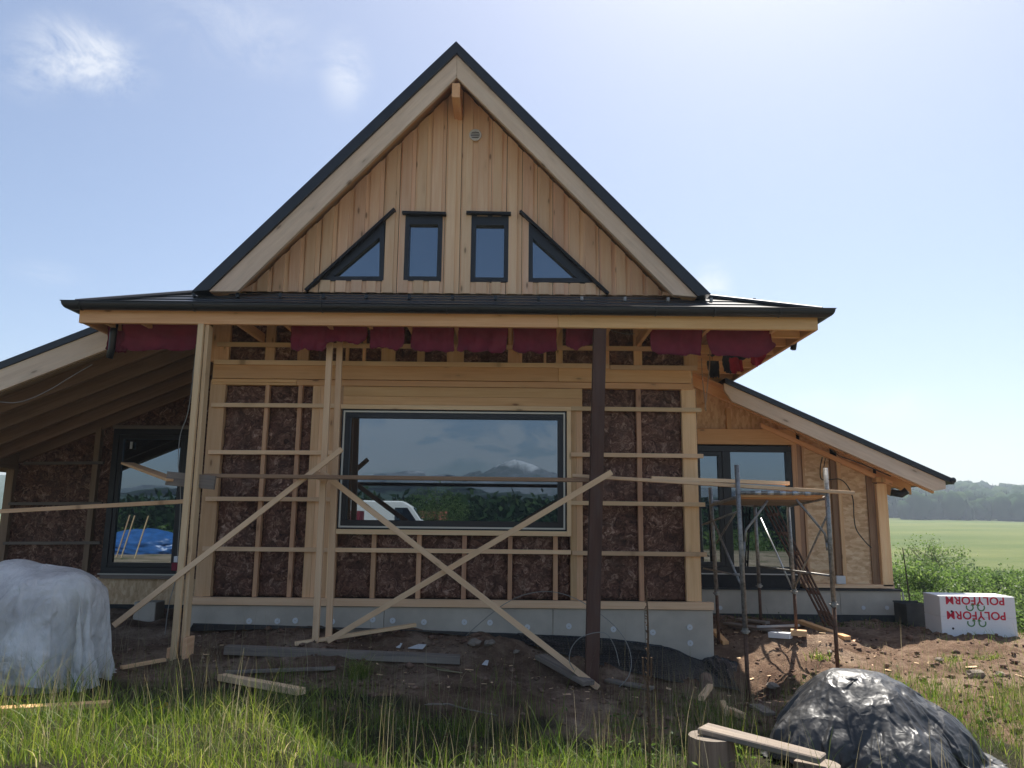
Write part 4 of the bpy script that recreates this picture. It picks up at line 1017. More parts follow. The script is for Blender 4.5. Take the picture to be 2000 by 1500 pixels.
# leaning ladder of paired tubes
lad = thing('ladder', W(1630, 1222, 10.9), 'narrow brown ladder leaning behind the scaffold against the terrace door', 'ladder')
Ta, Tb = W(1495, 985, 12.3), W(1497, 985, 12.3)
rails = [((1490, 985, 12.3), (1612, 1222, 11.0)), ((1497, 983, 12.3), (1620, 1222, 10.96)), ((1512, 983, 12.3), (1634, 1226, 10.9)), ((1505, 985, 12.3), (1627, 1224, 10.92))]
rp = []
for a, b in rails:
    a, b = W(*a), W(*b); b.z = max(b.z, GZ(b.x, b.y)); rp.append((a, b)); mb = MB(); mb.tube([a, b], .016, 8); mb.build('rail', M['rust'], lad, True)
for t in (.1, .27, .44, .6, .75, .9):
    p, q = rp[0][0].lerp(rp[0][1], t), rp[2][0].lerp(rp[2][1], t); mb = MB(); mb.beam(p, q, .05, .03, (0, 1, 0)); mb.build('rung', M['rust'], lad)

# ------------------------------------------------------------------ loose boards and small things on the ground
def ground_board(name, A, B, w, h, mat, label, lift=.02, cat='board', liftB=None):
    a, b = Vector(A), Vector(B)
    a.z = GZ(a.x, a.y) + lift; b.z = GZ(b.x, b.y) + (lift if liftB is None else liftB)
    return beam_thing(name, a, b, w, h, mat, label, cat, None, tint=.5)
def on_ground(px, py):
    d = CR @ Vector((px - 1000, -(py - 750), -FPX)); d /= d.y; y = 4.2
    while y < 40:
        p = Vector((0, 0, CAM_Z)) + d * y
        if p.z <= GZ(p.x, p.y): return p
        y += .03
    return p
ground_board('long_board', on_ground(575, 1266), on_ground(812, 1240), .09, .04, 'batten', 'fresh yellow board lying by the feet of the slim posts', .04, liftB=.10)
ground_board('squared_timber', on_ground(440, 1278), on_ground(898, 1298), .15, .09, 'weather', 'heavy grey squared timber lying in the shade before the foundation', .05)
ground_board('brown_lath', on_ground(440, 1322), on_ground(655, 1312), .07, .03, 'weather', 'thin brown lath on the shaded soil below the squared timber', .03)
ground_board('grey_board', on_ground(432, 1333), on_ground(588, 1360), .10, .06, 'batten', 'short weathered pale board lying at the edge of the grass', .04)
ground_board('grey_board', on_ground(1055, 1292), on_ground(1150, 1345), .16, .05, 'weather', 'grey board slanting down to the foot of the brown post', .05)
ground_board('grey_board', on_ground(1185, 1335), on_ground(1275, 1352), .12, .03, 'weather', 'grey board lying right of the brown post foot', .03)
ground_board('brown_lath', on_ground(236, 1310), on_ground(322, 1296), .07, .03, 'pine', 'reddish lath beside the lower right of the white bag', .03)
ground_board('orange_board', on_ground(1562, 1224), on_ground(1656, 1252), .10, .05, 'beam', 'orange board lying in the sun right of the scaffold', .06, liftB=.03)
ground_board('orange_wedge', on_ground(1394, 1246), on_ground(1418, 1262), .08, .05, 'beam', 'short orange offcut leaning at the bay foundation corner', .10, liftB=.03)
ground_board('brown_board', on_ground(1420, 1222), on_ground(1520, 1238), .14, .03, 'weather', 'dark brown board on the soil under the scaffold', .03)
ground_board('brown_board', on_ground(1440, 1216), on_ground(1500, 1226), .12, .03, 'weather', 'second dark board behind the others under the scaffold', .05)
ground_board('metal_pipe', on_ground(1478, 1232), on_ground(1562, 1230), .035, .03, 'foil', 'thin shiny metal pipe lying under the scaffold', .05, 'pipe')
ground_board('pale_block', on_ground(1504, 1248), on_ground(1545, 1250), .12, .07, 'foam', 'pale block in front of the scaffold platform', .05, 'block')
ground_board('brown_block', on_ground(1545, 1246), on_ground(1576, 1246), .12, .07, 'pine', 'brown wood block beside the pale block', .05, 'block')
ground_board('dark_board', on_ground(1475, 1385), on_ground(1505, 1402), .13, .03, 'weather', 'dark stained board end left of the black tarpaulin', .03)
ground_board('fresh_offcut', on_ground(1370, 1385), on_ground(1388, 1362), .06, .05, 'batten', 'yellow offcut standing up in the grass near the stump', .10, 'offcut')
ground_board('fresh_offcut', on_ground(1412, 1382), on_ground(1420, 1402), .055, .06, 'batten', 'small yellow offcut in the middle below the scaffold leg', .04, 'offcut')
ground_board('fresh_offcut', on_ground(1425, 1395), on_ground(1452, 1408), .06, .06, 'batten', 'small yellow offcut nearest the black tarpaulin', .04, 'offcut')
p = on_ground(1385, 1350); mb = MB(); mb.tube([p + Vector((-.03, -.02, .05)), p + Vector((.05, .34, .07))], .075, 18); T('log_end', mb, 'log', 'round pale log end under the curled black membrane', 'log')
ground_board('yellow_board', W(-40, 1440, 5.95), W(212, 1416, 6.25), .10, .04, 'beam', 'sunlit yellow board lying in the grass at the far left', .10)
# paper scraps
for i, (px, py, lab) in enumerate([(815, 1270, 'pale torn scrap near the squared timber'), (778, 1268, 'small round pale scrap on the shaded soil'), (948, 1302, 'tiny white scrap in the middle of the shaded soil')]):
    p = on_ground(px, py); mb = MB(); s = .07 if i == 0 else .025
    mb.prism([p + Vector((-s * 1.6, 0, .02)), p + Vector((s, -.05, .02)), p + Vector((s * 1.4, .08, .05)), p + Vector((0, .1, .05))], (0, 0, .006)); T('paper_scrap', mb, 'white', lab, 'scrap', bevel=0)
# stones
def stone(p, s, lab):
    import bmesh
    bm = bmesh.new(); bmesh.ops.create_icosphere(bm, subdivisions=2, radius=1)
    for v in bm.verts:
        n = float(fbm(np.array(v.co.x * 1.5 + p.x * 9), np.array(v.co.y * 1.5 + v.co.z * 2 + p.y), 5)); v.co *= (.55 + .9 * n); v.co.z *= .6; v.co += Vector((random.uniform(-.09, .09), random.uniform(-.09, .09), random.uniform(-.09, .09)))
    me = bpy.data.meshes.new('stone'); bm.to_mesh(me); bm.free(); me.materials.append(M['stone'])
    o = bpy.data.objects.new('stone', me); S.collection.objects.link(o); o.scale = (s, s, s); o.location = (p.x, p.y, GZ(p.x, p.y) + s * .35); o.rotation_euler = (0, 0, random.uniform(0, 6))
    return tag(o, lab, 'stone')
for px, py, s, lab in ((928, 1264, .075, 'left of two round stones by the foundation'), (956, 1262, .07, 'right of two round stones by the foundation'), (1008, 1276, .04, 'small stone right of the two round stones'),
                       (1620, 1278, .035, 'stone on sunlit soil beside the right scaffold leg'), (1510, 1345, .06, 'dark clod-like stone on the sunny slope'), (1905, 1325, .09, 'large reddish stone block on the right bank'),
                       (1835, 1292, .05, 'flat stone behind the weeds on the right'), (1955, 1322, .05, 'stone at the right edge of the bank')):
    stone(on_ground(px, py), s, lab)
# wire hoops
def hoop(pts, label):
    P3 = [W(*p) for p in pts]; out = []
    for i in range(len(P3) - 1):
        p0, p1, p2, p3 = P3[max(0, i - 1)], P3[i], P3[i + 1], P3[min(len(P3) - 1, i + 2)]
        for k in range(8):
            t = k / 8; out.append(.5 * ((2 * p1) + (p2 - p0) * t + (2 * p0 - 5 * p1 + 4 * p2 - p3) * t * t + (3 * p1 - p0 - 3 * p2 + p3) * t ** 3))
    out.append(P3[-1]); mb = MB(); mb.tube(out, .0045, 6); T('wire_hoop', mb, 'wire', label, 'wire', bevel=0, smooth_=True)
hoop([(910, 1242, 9.8), (940, 1215, 9.6), (985, 1180, 9.5), (1030, 1160, 9.4), (1080, 1156, 9.4), (1130, 1172, 9.4), (1180, 1205, 9.3), (1215, 1240, 9.2), (1232, 1280, 9.1), (1228, 1320, 9.0), (1200, 1350, 8.95)], 'large pale plastic wire arching in front of the foundation')
hoop([(1122, 1310, 8.95), (1112, 1290, 8.9), (1118, 1262, 8.9), (1140, 1242, 8.9), (1180, 1236, 8.92), (1200, 1262, 8.95), (1210, 1300, 8.95)], 'smaller wire loop round the brown post')
# twig
p, q = on_ground(835, 1382), on_ground(972, 1402); mb = MB(); mid = (p + q) / 2 + Vector((0, 0, .04))
mb.tube([p + Vector((0, 0, .03)), p.lerp(q, .3) + Vector((0, 0, .06)), mid, p.lerp(q, .75) + Vector((0, 0, .03)), q + Vector((0, 0, .02))], .010, 6, .005); mb.tube([p.lerp(q, .25) + Vector((0, 0, .05)), p + Vector((-.02, -.1, .05))], .006, 5, .003); T('fallen_twig', mb, 'weather', 'bare curved twig lying on the shaded soil', 'twig', bevel=0)
for k in range(6):
    p = on_ground(850 + k * 6, 1308 + k * 2); mb = MB() if k == 0 else mb
    mb.tube([p + Vector((-.12, .03, .04)), p + Vector((.1 + .02 * k, -.05, .02))], .005, 5)
T('twig_bundle', mb, 'straw', 'little bundle of dry twigs on the shaded soil', 'twigs', bevel=0)

# stumps and bench plank
def stump(cx, cy, r, z1, lab):
    z0 = GZ(cx, cy) - .08; n = 28; vs = []; gs = []; sd_ = random.randint(0, 99)
    for j in range(7):
        w = j / 6
        for k in range(n):
            t = 2 * math.pi * k / n; rr = r * (1.14 - .14 * w + .10 * (float(fbm(np.array(k * .7), np.array(w * 1.5), sd_)) - .5) + .012 * (k % 2))
            vs.append((cx + rr * math.cos(t), cy + rr * math.sin(t), z0 + (z1 - z0) * w)); gs.append((z0 + (z1 - z0) * w, t * r, 0))
    fs = [(j * n + k, j * n + (k + 1) % n, (j + 1) * n + (k + 1) % n, (j + 1) * n + k) for j in range(6) for k in range(n)] + [tuple(6 * n + k for k in range(n))]
    root = thing('log_stump', (cx, cy, z0 + .08), lab, 'stump', 'log stumps carrying the bench plank')
    mb = MB(); mb.mesh(vs[:], fs[:-1], gs); mb.build('trunk', M['log'], root, False)
    mb = MB(); top = [(x, y, z + .001) for x, y, z in vs[6 * n:]]; mb.prism(top, (0, 0, -.02), (1, 0, 0)); mb.build('cut_face', M['weather'], root)
a = W(1388, 1437, 6.2); stump(a.x, a.y, .165, a.z, 'log stump under the left end of the plank bench')
b = W(1596, 1492, 5.85); stump(b.x, b.y, .155, b.z - .0, 'log stump under the right end of the plank bench')
p, q = W(1372, 1422, 6.28), W(1608, 1482, 5.74)
mb = MB(); mb.beam(p + Vector((0, 0, -.0)), q + Vector((0, 0, .0)), .20, .045, tint=.75, w1=.16); T('bench_plank', mb, 'weather', 'worn grey plank laid across two log stumps as a bench', 'plank', bevel=.008)

# ------------------------------------------------------------------ sheets that fall over piles and settle
def drape(lumps, size, n, centre, ztop, frames, rot=.3, bend=.35, pin=None, seed=1, squeeze=1.0, pockets=None):
    """let a real sheet fall over a pile and return the settled shape"""
    sc = S; sc.frame_start = 1; sc.frame_end = frames
    import bmesh
    bm = bmesh.new()
    for (x, y, z, rx, ry, rz) in lumps:
        m = Matrix.Translation((x, y, z)) @ Matrix.Diagonal((rx, ry, rz, 1))
        bmesh.ops.create_icosphere(bm, subdivisions=3, radius=1, matrix=m)
    me = bpy.data.meshes.new('c'); bm.to_mesh(me); bm.free(); col = bpy.data.objects.new('c', me); S.collection.objects.link(col)
    gx = np.linspace(centre[0] - 2.2, centre[0] + 2.2, 45); gy = np.linspace(centre[1] - 2.2, centre[1] + 2.2, 45); X, Y = np.meshgrid(gx, gy); Z = ground_base(X, Y)
    fs = [(j * 45 + i, j * 45 + i + 1, (j + 1) * 45 + i + 1, (j + 1) * 45 + i) for j in range(44) for i in range(44)]
    gm = bpy.data.meshes.new('g'); gm.from_pydata(np.stack([X.ravel(), Y.ravel(), Z.ravel()], 1).tolist(), [], fs); gro = bpy.data.objects.new('g', gm); S.collection.objects.link(gro)
    for o in (col, gro):
        md = o.modifiers.new('k', 'COLLISION'); o.collision.thickness_outer = .012; o.collision.cloth_friction = 12; o.collision.damping = .6
    u = np.linspace(-size / 2, size / 2, n); X, Y = np.meshgrid(u, u)
    c, s_ = math.cos(rot), math.sin(rot)
    x = (X * c - Y * s_) * squeeze + centre[0]; y = (X * s_ + Y * c) * squeeze + centre[1]
    z = ztop + (fbm(x * 2.2, y * 2.2, seed) - .5) * .25 * (1 if squeeze == 1 else 1.6) + (fbm(x * 7, y * 7, seed + 3) - .5) * .06
    fs = [(j * n + i, j * n + i + 1, (j + 1) * n + i + 1, (j + 1) * n + i) for j in range(n - 1) for i in range(n - 1)]
    rr = (np.abs(X.ravel()) ** 3 + np.abs(Y.ravel()) ** 3) ** (1 / 3); keep = rr < size / 2; fs = [f for f in fs if all(keep[i] for i in f)]
    used = sorted({i for f in fs for i in f}); mp_ = {o_: k for k, o_ in enumerate(used)}; fs = [tuple(mp_[i] for i in f) for f in fs]; x, y, z = x.ravel()[used], y.ravel()[used], z.ravel()[used]
    cm = bpy.data.meshes.new('sheet'); cm.from_pydata(np.stack([x.ravel(), y.ravel(), z.ravel()], 1).tolist(), [], fs); cl = bpy.data.objects.new('sheet', cm); S.collection.objects.link(cl)
    md = cl.modifiers.new('cloth', 'CLOTH'); st = md.settings; st.quality = 6; st.mass = .25; st.air_damping = 1.2
    st.tension_stiffness = 18; st.compression_stiffness = 18; st.shear_stiffness = 6; st.bending_stiffness = bend; st.bending_damping = .5
    md.collision_settings.distance_min = .012; md.collision_settings.collision_quality = 3; md.collision_settings.use_self_collision = False
    md.point_cache.frame_start = 1; md.point_cache.frame_end = frames
    for f in range(1, frames + 1): sc.frame_set(f)
    dg = bpy.context.evaluated_depsgraph_get(); ev = cl.evaluated_get(dg).to_mesh()
    V = np.zeros(len(ev.vertices) * 3); ev.vertices.foreach_get('co', V); V = V.reshape(-1, 3).copy()
    for o in (col, gro, cl): bpy.data.objects.remove(o)
    sc.frame_set(1)
    return V, fs

# ------------------------------------------------------------------ big white bag at the left
def lumpy(name, c, rx, ry, h, mat, profile, lumps, nu=120, nv=70, seed=1, power=3.0, parent=None, wr=.02):
    vs = []
    for j in range(nv):
        w = j / (nv - 1)
        for i in range(nu):
            t = 2 * math.pi * i / nu
            ct, st = math.cos(t), math.sin(t)
            se = (abs(ct) ** power + abs(st) ** power) ** (-1 / power)
            pr = profile(w)
            f = float(0)
            vs.append((ct * se, st * se, w, pr))
    a = np.array(vs); w = a[:, 2]; pr = a[:, 3]
    U = np.arctan2(a[:, 1], a[:, 0])
    n1 = fbm(np.cos(U) * 1.6 + 5, np.sin(U) * 1.6 + w * 3.2, seed) - .5
    n2 = fbm(np.cos(U) * 4 + w * 2.5, np.sin(U) * 4 + w * 5, seed + 4) - .5
    rid = 1 - np.abs(fbm(np.cos(U) * 5 + w * 3 + n1 * 4, np.sin(U) * 5 - w * 4, seed + 9, 4) - .5) * 2
    rid = rid ** 6
    m_ = 1 + n1 * lumps + n2 * lumps * .4 + rid * wr * 3
    x = c[0] + a[:, 0] * pr * rx * m_; y = c[1] + a[:, 1] * pr * ry * m_
    z = c[2] + h * w ** .92 * (1 + n1 * .16 * w + n2 * .05 * w) + rid * wr * w
    V = np.stack([x, y, z], 1)
    fs = [(j * nu + i, j * nu + (i + 1) % nu, (j + 1) * nu + (i + 1) % nu, (j + 1) * nu + i) for j in range(nv - 1) for i in range(nu)] + [tuple((nv - 1) * nu + i for i in range(nu))]
    mb = MB(); mb.mesh(V.tolist(), fs); return mb.build(name, mat, parent, True)
def m_bag(name, base, tr, rough=.4, patch=False):
    m, nt, N, L, b = new_mat(name)
    ge = N.new('ShaderNodeNewGeometry'); P_ = ge.outputs['Position']
    n = noise(N, L, P_, 2.6, 5, .6, .6)
    c = ramp(N, L, n, [(.3, tuple(x * .80 for x in base)), (.6, base)])
    if False:
        sx = N.new('ShaderNodeSeparateXYZ'); L.new(P_, sx.inputs[0])
        # insulation offcuts showing dim and purple through the film in a band below the top
        n5 = noise(N, L, mapping(N, L, P_, (1, 1, 1.4)), 3.2, 5, .6, 1.0)
        band = N.new('ShaderNodeMath'); band.operation = 'MULTIPLY'
        L.new(maprange(N, L, sx.outputs['Z'], .42, .60), band.inputs[0]); L.new(maprange(N, L, sx.outputs['Z'], 1.04, .90), band.inputs[1])
        b2 = N.new('ShaderNodeMath'); b2.operation = 'MULTIPLY'; L.new(band.outputs[0], b2.inputs[0]); L.new(maprange(N, L, n5, .40, .56, 0, .75), b2.inputs[1])
        c = mixc(N, L, b2.outputs[0], c, (.20, .155, .19))
        for (px, py, r, col, st) in ((60, 1215, .20, (.12, .38, .22), .45), (150, 1165, .13, (.20, .38, .58), .55), (20, 1110, .13, (.2, .34, .6), .4), (205, 1250, .1, (.5, .45, .35), .3)):
            q = W(px, py, 7.15); d = N.new('ShaderNodeVectorMath'); d.operation = 'DISTANCE'; d.inputs[1].default_value = (q.x, q.y, q.z); L.new(P_, d.inputs[0])
            c = mixc(N, L, maprange(N, L, d.outputs['Value'], r, r * .3, 0, st), c, col)
    L.new(c, b.inputs['Base Color']); b.inputs['Roughness'].default_value = rough
    t = N.new('ShaderNodeBsdfTranslucent'); t.inputs['Color'].default_value = (*[min(1, x * 1.05) for x in base], 1)
    mx = N.new('ShaderNodeMixShader'); mx.inputs[0].default_value = tr; L.new(b.outputs[0], mx.inputs[1]); L.new(t.outputs[0], mx.inputs[2])
    fin = mx.outputs[0]
    if patch:
        tp_ = N.new('ShaderNodeBsdfTransparent'); m2 = N.new('ShaderNodeMixShader'); L.new(maprange(N, L, noise(N, L, P_, 2.2, 4, .6), .40, .62, .03, .32), m2.inputs[0]); L.new(fin, m2.inputs[1]); L.new(tp_.outputs[0], m2.inputs[2]); fin = m2.outputs[0]
    L.new(fin, N['Material Output'].inputs['Surface'])
    w1 = noise(N, L, mapping(N, L, P_, (1.3, 1.3, .75)), 4.5, 6, .55, 2.4)
    bump(N, L, b, w1, .85, .05); return m
M['sack'] = m_bag('woven_white_sack', (.74, .74, .72), .25)
M['film'] = m_bag('cloudy_plastic_film', (.95, .93, .88), .3, .22, True)
cx, cy = -4.66, 7.85; zb_ = GZ(cx, cy) - .04
bag = thing('rubbish_bag', (cx, cy, zb_), 'huge bulging translucent white bag of insulation scraps at the left', 'bag')
BL = [(cx, cy, zb_ + .45, .56, .56, .60), (cx + .18, cy - .08, zb_ + .80, .48, .46, .34), (cx - .25, cy, zb_ + .84, .38, .38, .36), (cx + .44, cy - .22, zb_ + .90, .20, .18, .20), (cx, cy, zb_ + .15, .63, .60, .4),
      (cx - .15, cy - .40, zb_ + .66, .26, .26, .2), (cx + .22, cy - .42, zb_ + .42, .26, .28, .2)]
V_, fs_ = drape(BL, 3.6, 112, (cx, cy), zb_ + 1.5, 50, bend=.12, squeeze=.80, seed=9)
mb = MB(); mb.mesh(V_.tolist(), fs_); o = mb.build('plastic_film', M['film'], bag, True)
o.modifiers.new('sub', 'SUBSURF').render_levels = 1
for k, (nm, col, idx) in enumerate((('wool_scraps', (.17, .11, .13), (1, 2)), ('wool_scraps', (.42, .38, .34), (5,)), ('foam_scraps', (.80, .82, .84), (0, 4, 6)))):
    mb = MB()
    for i in idx:
        x, y, z, rx, ry, rz = BL[i]; nu, nv = 36, 20; vs = []
        for j in range(nv):
            for q in range(nu):
                ph, t = math.pi * j / (nv - 1), 2 * math.pi * q / nu
                m_ = .95 - .16 * float(fbm(np.array(q * .45 + i), np.array(j * .5), 5 + i))
                vs.append((x + rx * m_ * math.sin(ph) * math.cos(t), y + ry * m_ * math.sin(ph) * math.sin(t), z + rz * m_ * math.cos(ph)))
        mb.mesh(vs, [(j * nu + q, (j + 1) * nu + q, (j + 1) * nu + (q + 1) % nu, j * nu + (q + 1) % nu) for j in range(nv - 1) for q in range(nu)])
    mb.build(nm, simple('scraps', col, .9, 0, .2, 7, .35, .6, 14), bag)
b2 = lumpy('white_bag', (cx - .62, cy - .42, zb_ - .02), .34, .3, .5, M['sack'], lambda w: math.sqrt(max(.01, 1 - w ** 2.5)), .3, nu=60, nv=34, seed=45, wr=.04)
tag(b2, 'smaller white bag slumped at the very left edge beside the big one', 'bag')

# ------------------------------------------------------------------ tarpaulin heap (real cloth fall, then frozen)
def m_tarp():
    m, nt, N, L, b = new_mat('black_tarpaulin')
    ge = N.new('ShaderNodeNewGeometry'); P_ = ge.outputs['Position']
    b.inputs['Base Color'].default_value = (.030, .031, .033, 1)
    n0 = noise(N, L, P_, 5, 5, .6); L.new(ramp(N, L, n0, [(.35, (.030, .030, .031)), (.65, (.055, .055, .055)), (.8, (.08, .075, .068))]), b.inputs['Base Color'])
    L.new(maprange(N, L, noise(N, L, P_, 9, 4), .3, .7, .34, .56), b.inputs['Roughness']); b.inputs['Specular IOR Level'].default_value = .45
    nc = N.new('ShaderNodeTexNoise'); nc.inputs['Scale'].default_value = 5; nc.inputs['Detail'].default_value = 3; L.new(P_, nc.inputs['Vector'])
    wv = N.new('ShaderNodeVectorMath'); wv.operation = 'MULTIPLY_ADD'; wv.inputs[1].default_value = (.22, .22, .22); L.new(nc.outputs['Color'], wv.inputs[0]); L.new(P_, wv.inputs[2])
    h = None
    for sc_, am in ((4, 1.0), (9, .3)):
        vo = N.new('ShaderNodeTexVoronoi'); vo.feature = 'DISTANCE_TO_EDGE'; vo.inputs['Scale'].default_value = sc_; L.new(wv.outputs[0], vo.inputs['Vector'])
        q = maprange(N, L, vo.outputs['Distance'], 0, .5, am, 0)
        if h is None: h = q
        else:
            ad = N.new('ShaderNodeMath'); ad.operation = 'ADD'; L.new(h, ad.inputs[0]); L.new(q, ad.inputs[1]); h = ad.outputs[0]
    bump(N, L, b, h, .42, .035); return m
M['tarp'] = m_tarp()
TX, TY = 2.86, 6.45
TL = [(TX + a_, TY + b_, c_, d_, e_, f_) for a_, b_, c_, d_, e_, f_ in [(-.02, .1, -.38, .68, .60, .76), (.34, .0, -.40, .50, .46, .58), (-.36, -.02, -.40, .44, .42, .56), (.05, -.30, -.42, .46, .40, .50), (-.14, .10, .12, .30, .28, .26),
      (.24, .14, .04, .26, .24, .24), (.56, -.12, -.45, .32, .32, .32), (-.34, -.25, -.14, .17, .17, .17), (.30, -.24, -.12, .16, .2, .16), (.02, -.2, .1, .12, .12, .12)]]
V_, fs_ = drape(TL, 2.74, 112, (TX, TY), .56, 50, rot=.5, bend=.35, squeeze=.73, seed=4)
mb = MB(); mb.mesh(V_.tolist(), fs_); o = mb.build('tarpaulin', M['tarp'], None, True)
o.modifiers.new('sub', 'SUBSURF').render_levels = 1
o.modifiers.new('thick', 'SOLIDIFY').thickness = .003
tag(o, 'crumpled shiny black tarpaulin draped over a heap in the right foreground', 'tarpaulin')

# ------------------------------------------------------------------ foam block stack with printing
a = W(1824, 1240, 11.0); zf = GZ(6.4, 11.2)
fx0, fz0 = 6.03, zf - .03
root = thing('foam_block', (fx0 + .5, 11.3, fz0), 'stack of white foam boards printed with upside-down red lettering beside the bushes', 'foam stack')
root.rotation_euler = (R(0), 0, R(-5))
FWd, FDp, FH = 1.0, .52, .57
mb = MB()
for k in range(2):
    z0, z1 = FH * k / 2, FH * (k + 1) / 2 - .002
    o_ = (0, .0, .004)[k]
    mb.box(-.5 + o_, .5 + o_, -.26, .26, z0, z1, axis=0)
o = mb.build('foam_boards', M['foam'], None, bevel=.005, origin=(0, 0, 0)); o.parent = root
def add_text(body, size, loc, mat, parent, name='lettering', bold=.004):
    cu = bpy.data.curves.new(name, 'FONT'); cu.body = body; cu.size = size; cu.align_x = 'CENTER'; cu.align_y = 'CENTER'; cu.offset = bold; cu.extrude = .0008; cu.space_character = 1.05
    tmp = bpy.data.objects.new('tmp', cu); S.collection.objects.link(tmp); bpy.context.view_layer.update()
    me = bpy.data.meshes.new_from_object(tmp.evaluated_get(bpy.context.evaluated_depsgraph_get())); bpy.data.objects.remove(tmp)
    me.materials.clear(); me.materials.append(M[mat]); me.name = name
    o = bpy.data.objects.new(name, me); S.collection.objects.link(o); o.parent = parent; o.location = loc; o.rotation_euler = (R(90), R(180), 0)
    return o
for zt in (.325, .565):
    if zt < .5: add_text('POLYFORM', .150, (-.03, -.2625, .315), 'inkred', root, bold=.003)
add_text('POLYFORM', .150, (-.03, -.2625, .515), 'inkred', root, bold=.003)
for zt in (.20, .41):
    mb = MB(); y = -.2625
    for sx in (-1, 1):
        pts = [(-.03 + sx * (.075 + .045 * math.cos(R(t))), zt + .045 * math.sin(R(t)) + .01) for t in range(150, 391, 20)]
        for (x0, z0_), (x1, z1_) in zip(pts, pts[1:]): mb.beam((x0, y, z0_), (x1, y, z1_), .017, .0015, (0, 1, 0))
        ax_, az_ = pts[0]; mb.xz([(ax_ - .028, az_), (ax_ + .028, az_), (ax_, az_ + .035)], y - .0008, y + .0008)
    oo = mb.build('recycling_mark', M['inkgreen'], None, origin=(0, 0, 0)); oo.parent = root
for zt in (.13, .36):
    mb = MB(); mb.tube([(.40 - .75, -.2635, zt), (.40 - .75, -.2595, zt)], .015, 14); oo = mb.build('printed_dot', M['frame'], None, origin=(0, 0, 0)); oo.parent = root
# dark tub beside it
a = W(1783, 1202, 12.4); zg = GZ(a.x, 12.4)
root = thing('black_tub', (a.x, 12.4, zg), 'dark grey square tub between the foundation and the foam stack', 'tub')
mb = MB(); mb.box(a.x - .19, a.x + .19, 12.2, 12.215, zg - .02, W(1783, 1181, 12.2).z); z1 = W(1783, 1181, 12.2).z
mb.box(a.x - .19, a.x + .19, 12.585, 12.6, zg - .02, z1); mb.box(a.x - .19, a.x - .175, 12.216, 12.584, zg - .02, z1, axis=1); mb.box(a.x + .175, a.x + .19, 12.216, 12.584, zg - .02, z1, axis=1); mb.build('walls', M['concdark'], root)
mb = MB(); rect = (a.x - .20, a.x + .20); mb.box(rect[0], rect[1], 12.19, 12.205, z1, z1 + .02); mb.box(rect[0], rect[1], 12.595, 12.61, z1, z1 + .02); mb.build('rim', M['concdark'], root)
mb = MB(); mb.box(a.x - .17, a.x + .17, 12.22, 12.58, z1 - .08, z1 - .05); mb.build('filling', M['dark'], root)

# ------------------------------------------------------------------ vegetation
class Leaves:
    def __init__(s): s.v = []; s.f = []; s.t = []; s.n = 0
    def add(s, V, F, T_):
        s.v.append(V); s.f.append(F + s.n); s.t.append(T_); s.n += len(V)
    def build(s, name, mat, parent=None, loc=None):
        V = np.concatenate(s.v); F = np.concatenate(s.f); T_ = np.concatenate(s.t)
        c = np.array(loc) if loc is not None else np.zeros(3)
        me = bpy.data.meshes.new(name); me.vertices.add(len(V)); me.vertices.foreach_set('co', (V - c).astype(np.float32).ravel())
        me.loops.add(F.size); me.loops.foreach_set('vertex_index', F.astype(np.int32).ravel())
        me.polygons.add(len(F)); me.polygons.foreach_set('loop_start', np.arange(0, F.size, F.shape[1]).astype(np.int32))
        me.update(calc_edges=True)
        a = me.attributes.new('tint', 'FLOAT', 'POINT'); a.data.foreach_set('value', T_.astype(np.float32))
        me.materials.append(mat)
        o = bpy.data.objects.new(name, me); S.collection.objects.link(o); o.location = c.tolist()
        if parent is not None: o.parent = parent; o.location = Vector(c.tolist()) - world_loc(parent)
        return o
def leaf_quads(C, size, tint, rng=RNG, flat=.0):
    n = len(C); size = np.broadcast_to(size, (n,))
    a = rng.normal(size=(n, 3)); a /= np.linalg.norm(a, axis=1, keepdims=True)
    b = rng.normal(size=(n, 3)); b -= (b * a).sum(1, keepdims=True) * a; b /= np.linalg.norm(b, axis=1, keepdims=True)
    s = size[:, None]
    V = np.stack([C - a * s, C + b * s * .45, C + a * s, C - b * s * .45], 1).reshape(-1, 3)
    F = np.arange(4 * n).reshape(n, 4); return V, F, np.repeat(tint, 4)
def blades(P_, h, w, lean, tint, seg=4, rng=RNG, droop=.6):
    """P_ (n,3) roots; h heights; w widths"""
    n = len(P_); az = rng.uniform(0, 2 * math.pi, n); d = np.stack([np.cos(az), np.sin(az)], 1); fa = az + rng.uniform(-1.2, 1.2, n) + 1.57
    s = np.stack([np.cos(fa), np.sin(fa)], 1)
    rows = []
    for k in range(seg + 1):
        t = k / seg; c = P_.copy(); out = lean * h * (t ** 2.0)
        c[:, :2] += d * out[:, None]; c[:, 2] += h * (t - droop * np.minimum(lean, 1.2) * .5 * t ** 3)
        ww = w * (1 - t ** 1.6) + .0004
        o = np.zeros_like(P_); o[:, :2] = s * ww[:, None] * .5
        rows += [c - o, c + o]
    V = np.stack(rows, 1).reshape(-1, 3); m_ = 2 * (seg + 1)
    base = (np.arange(n) * m_)[:, None]
    F = np.concatenate([base + np.array([2 * k, 2 * k + 1, 2 * k + 3, 2 * k + 2]) for k in range(seg)], 0)
    return V, F, np.repeat(tint, m_)

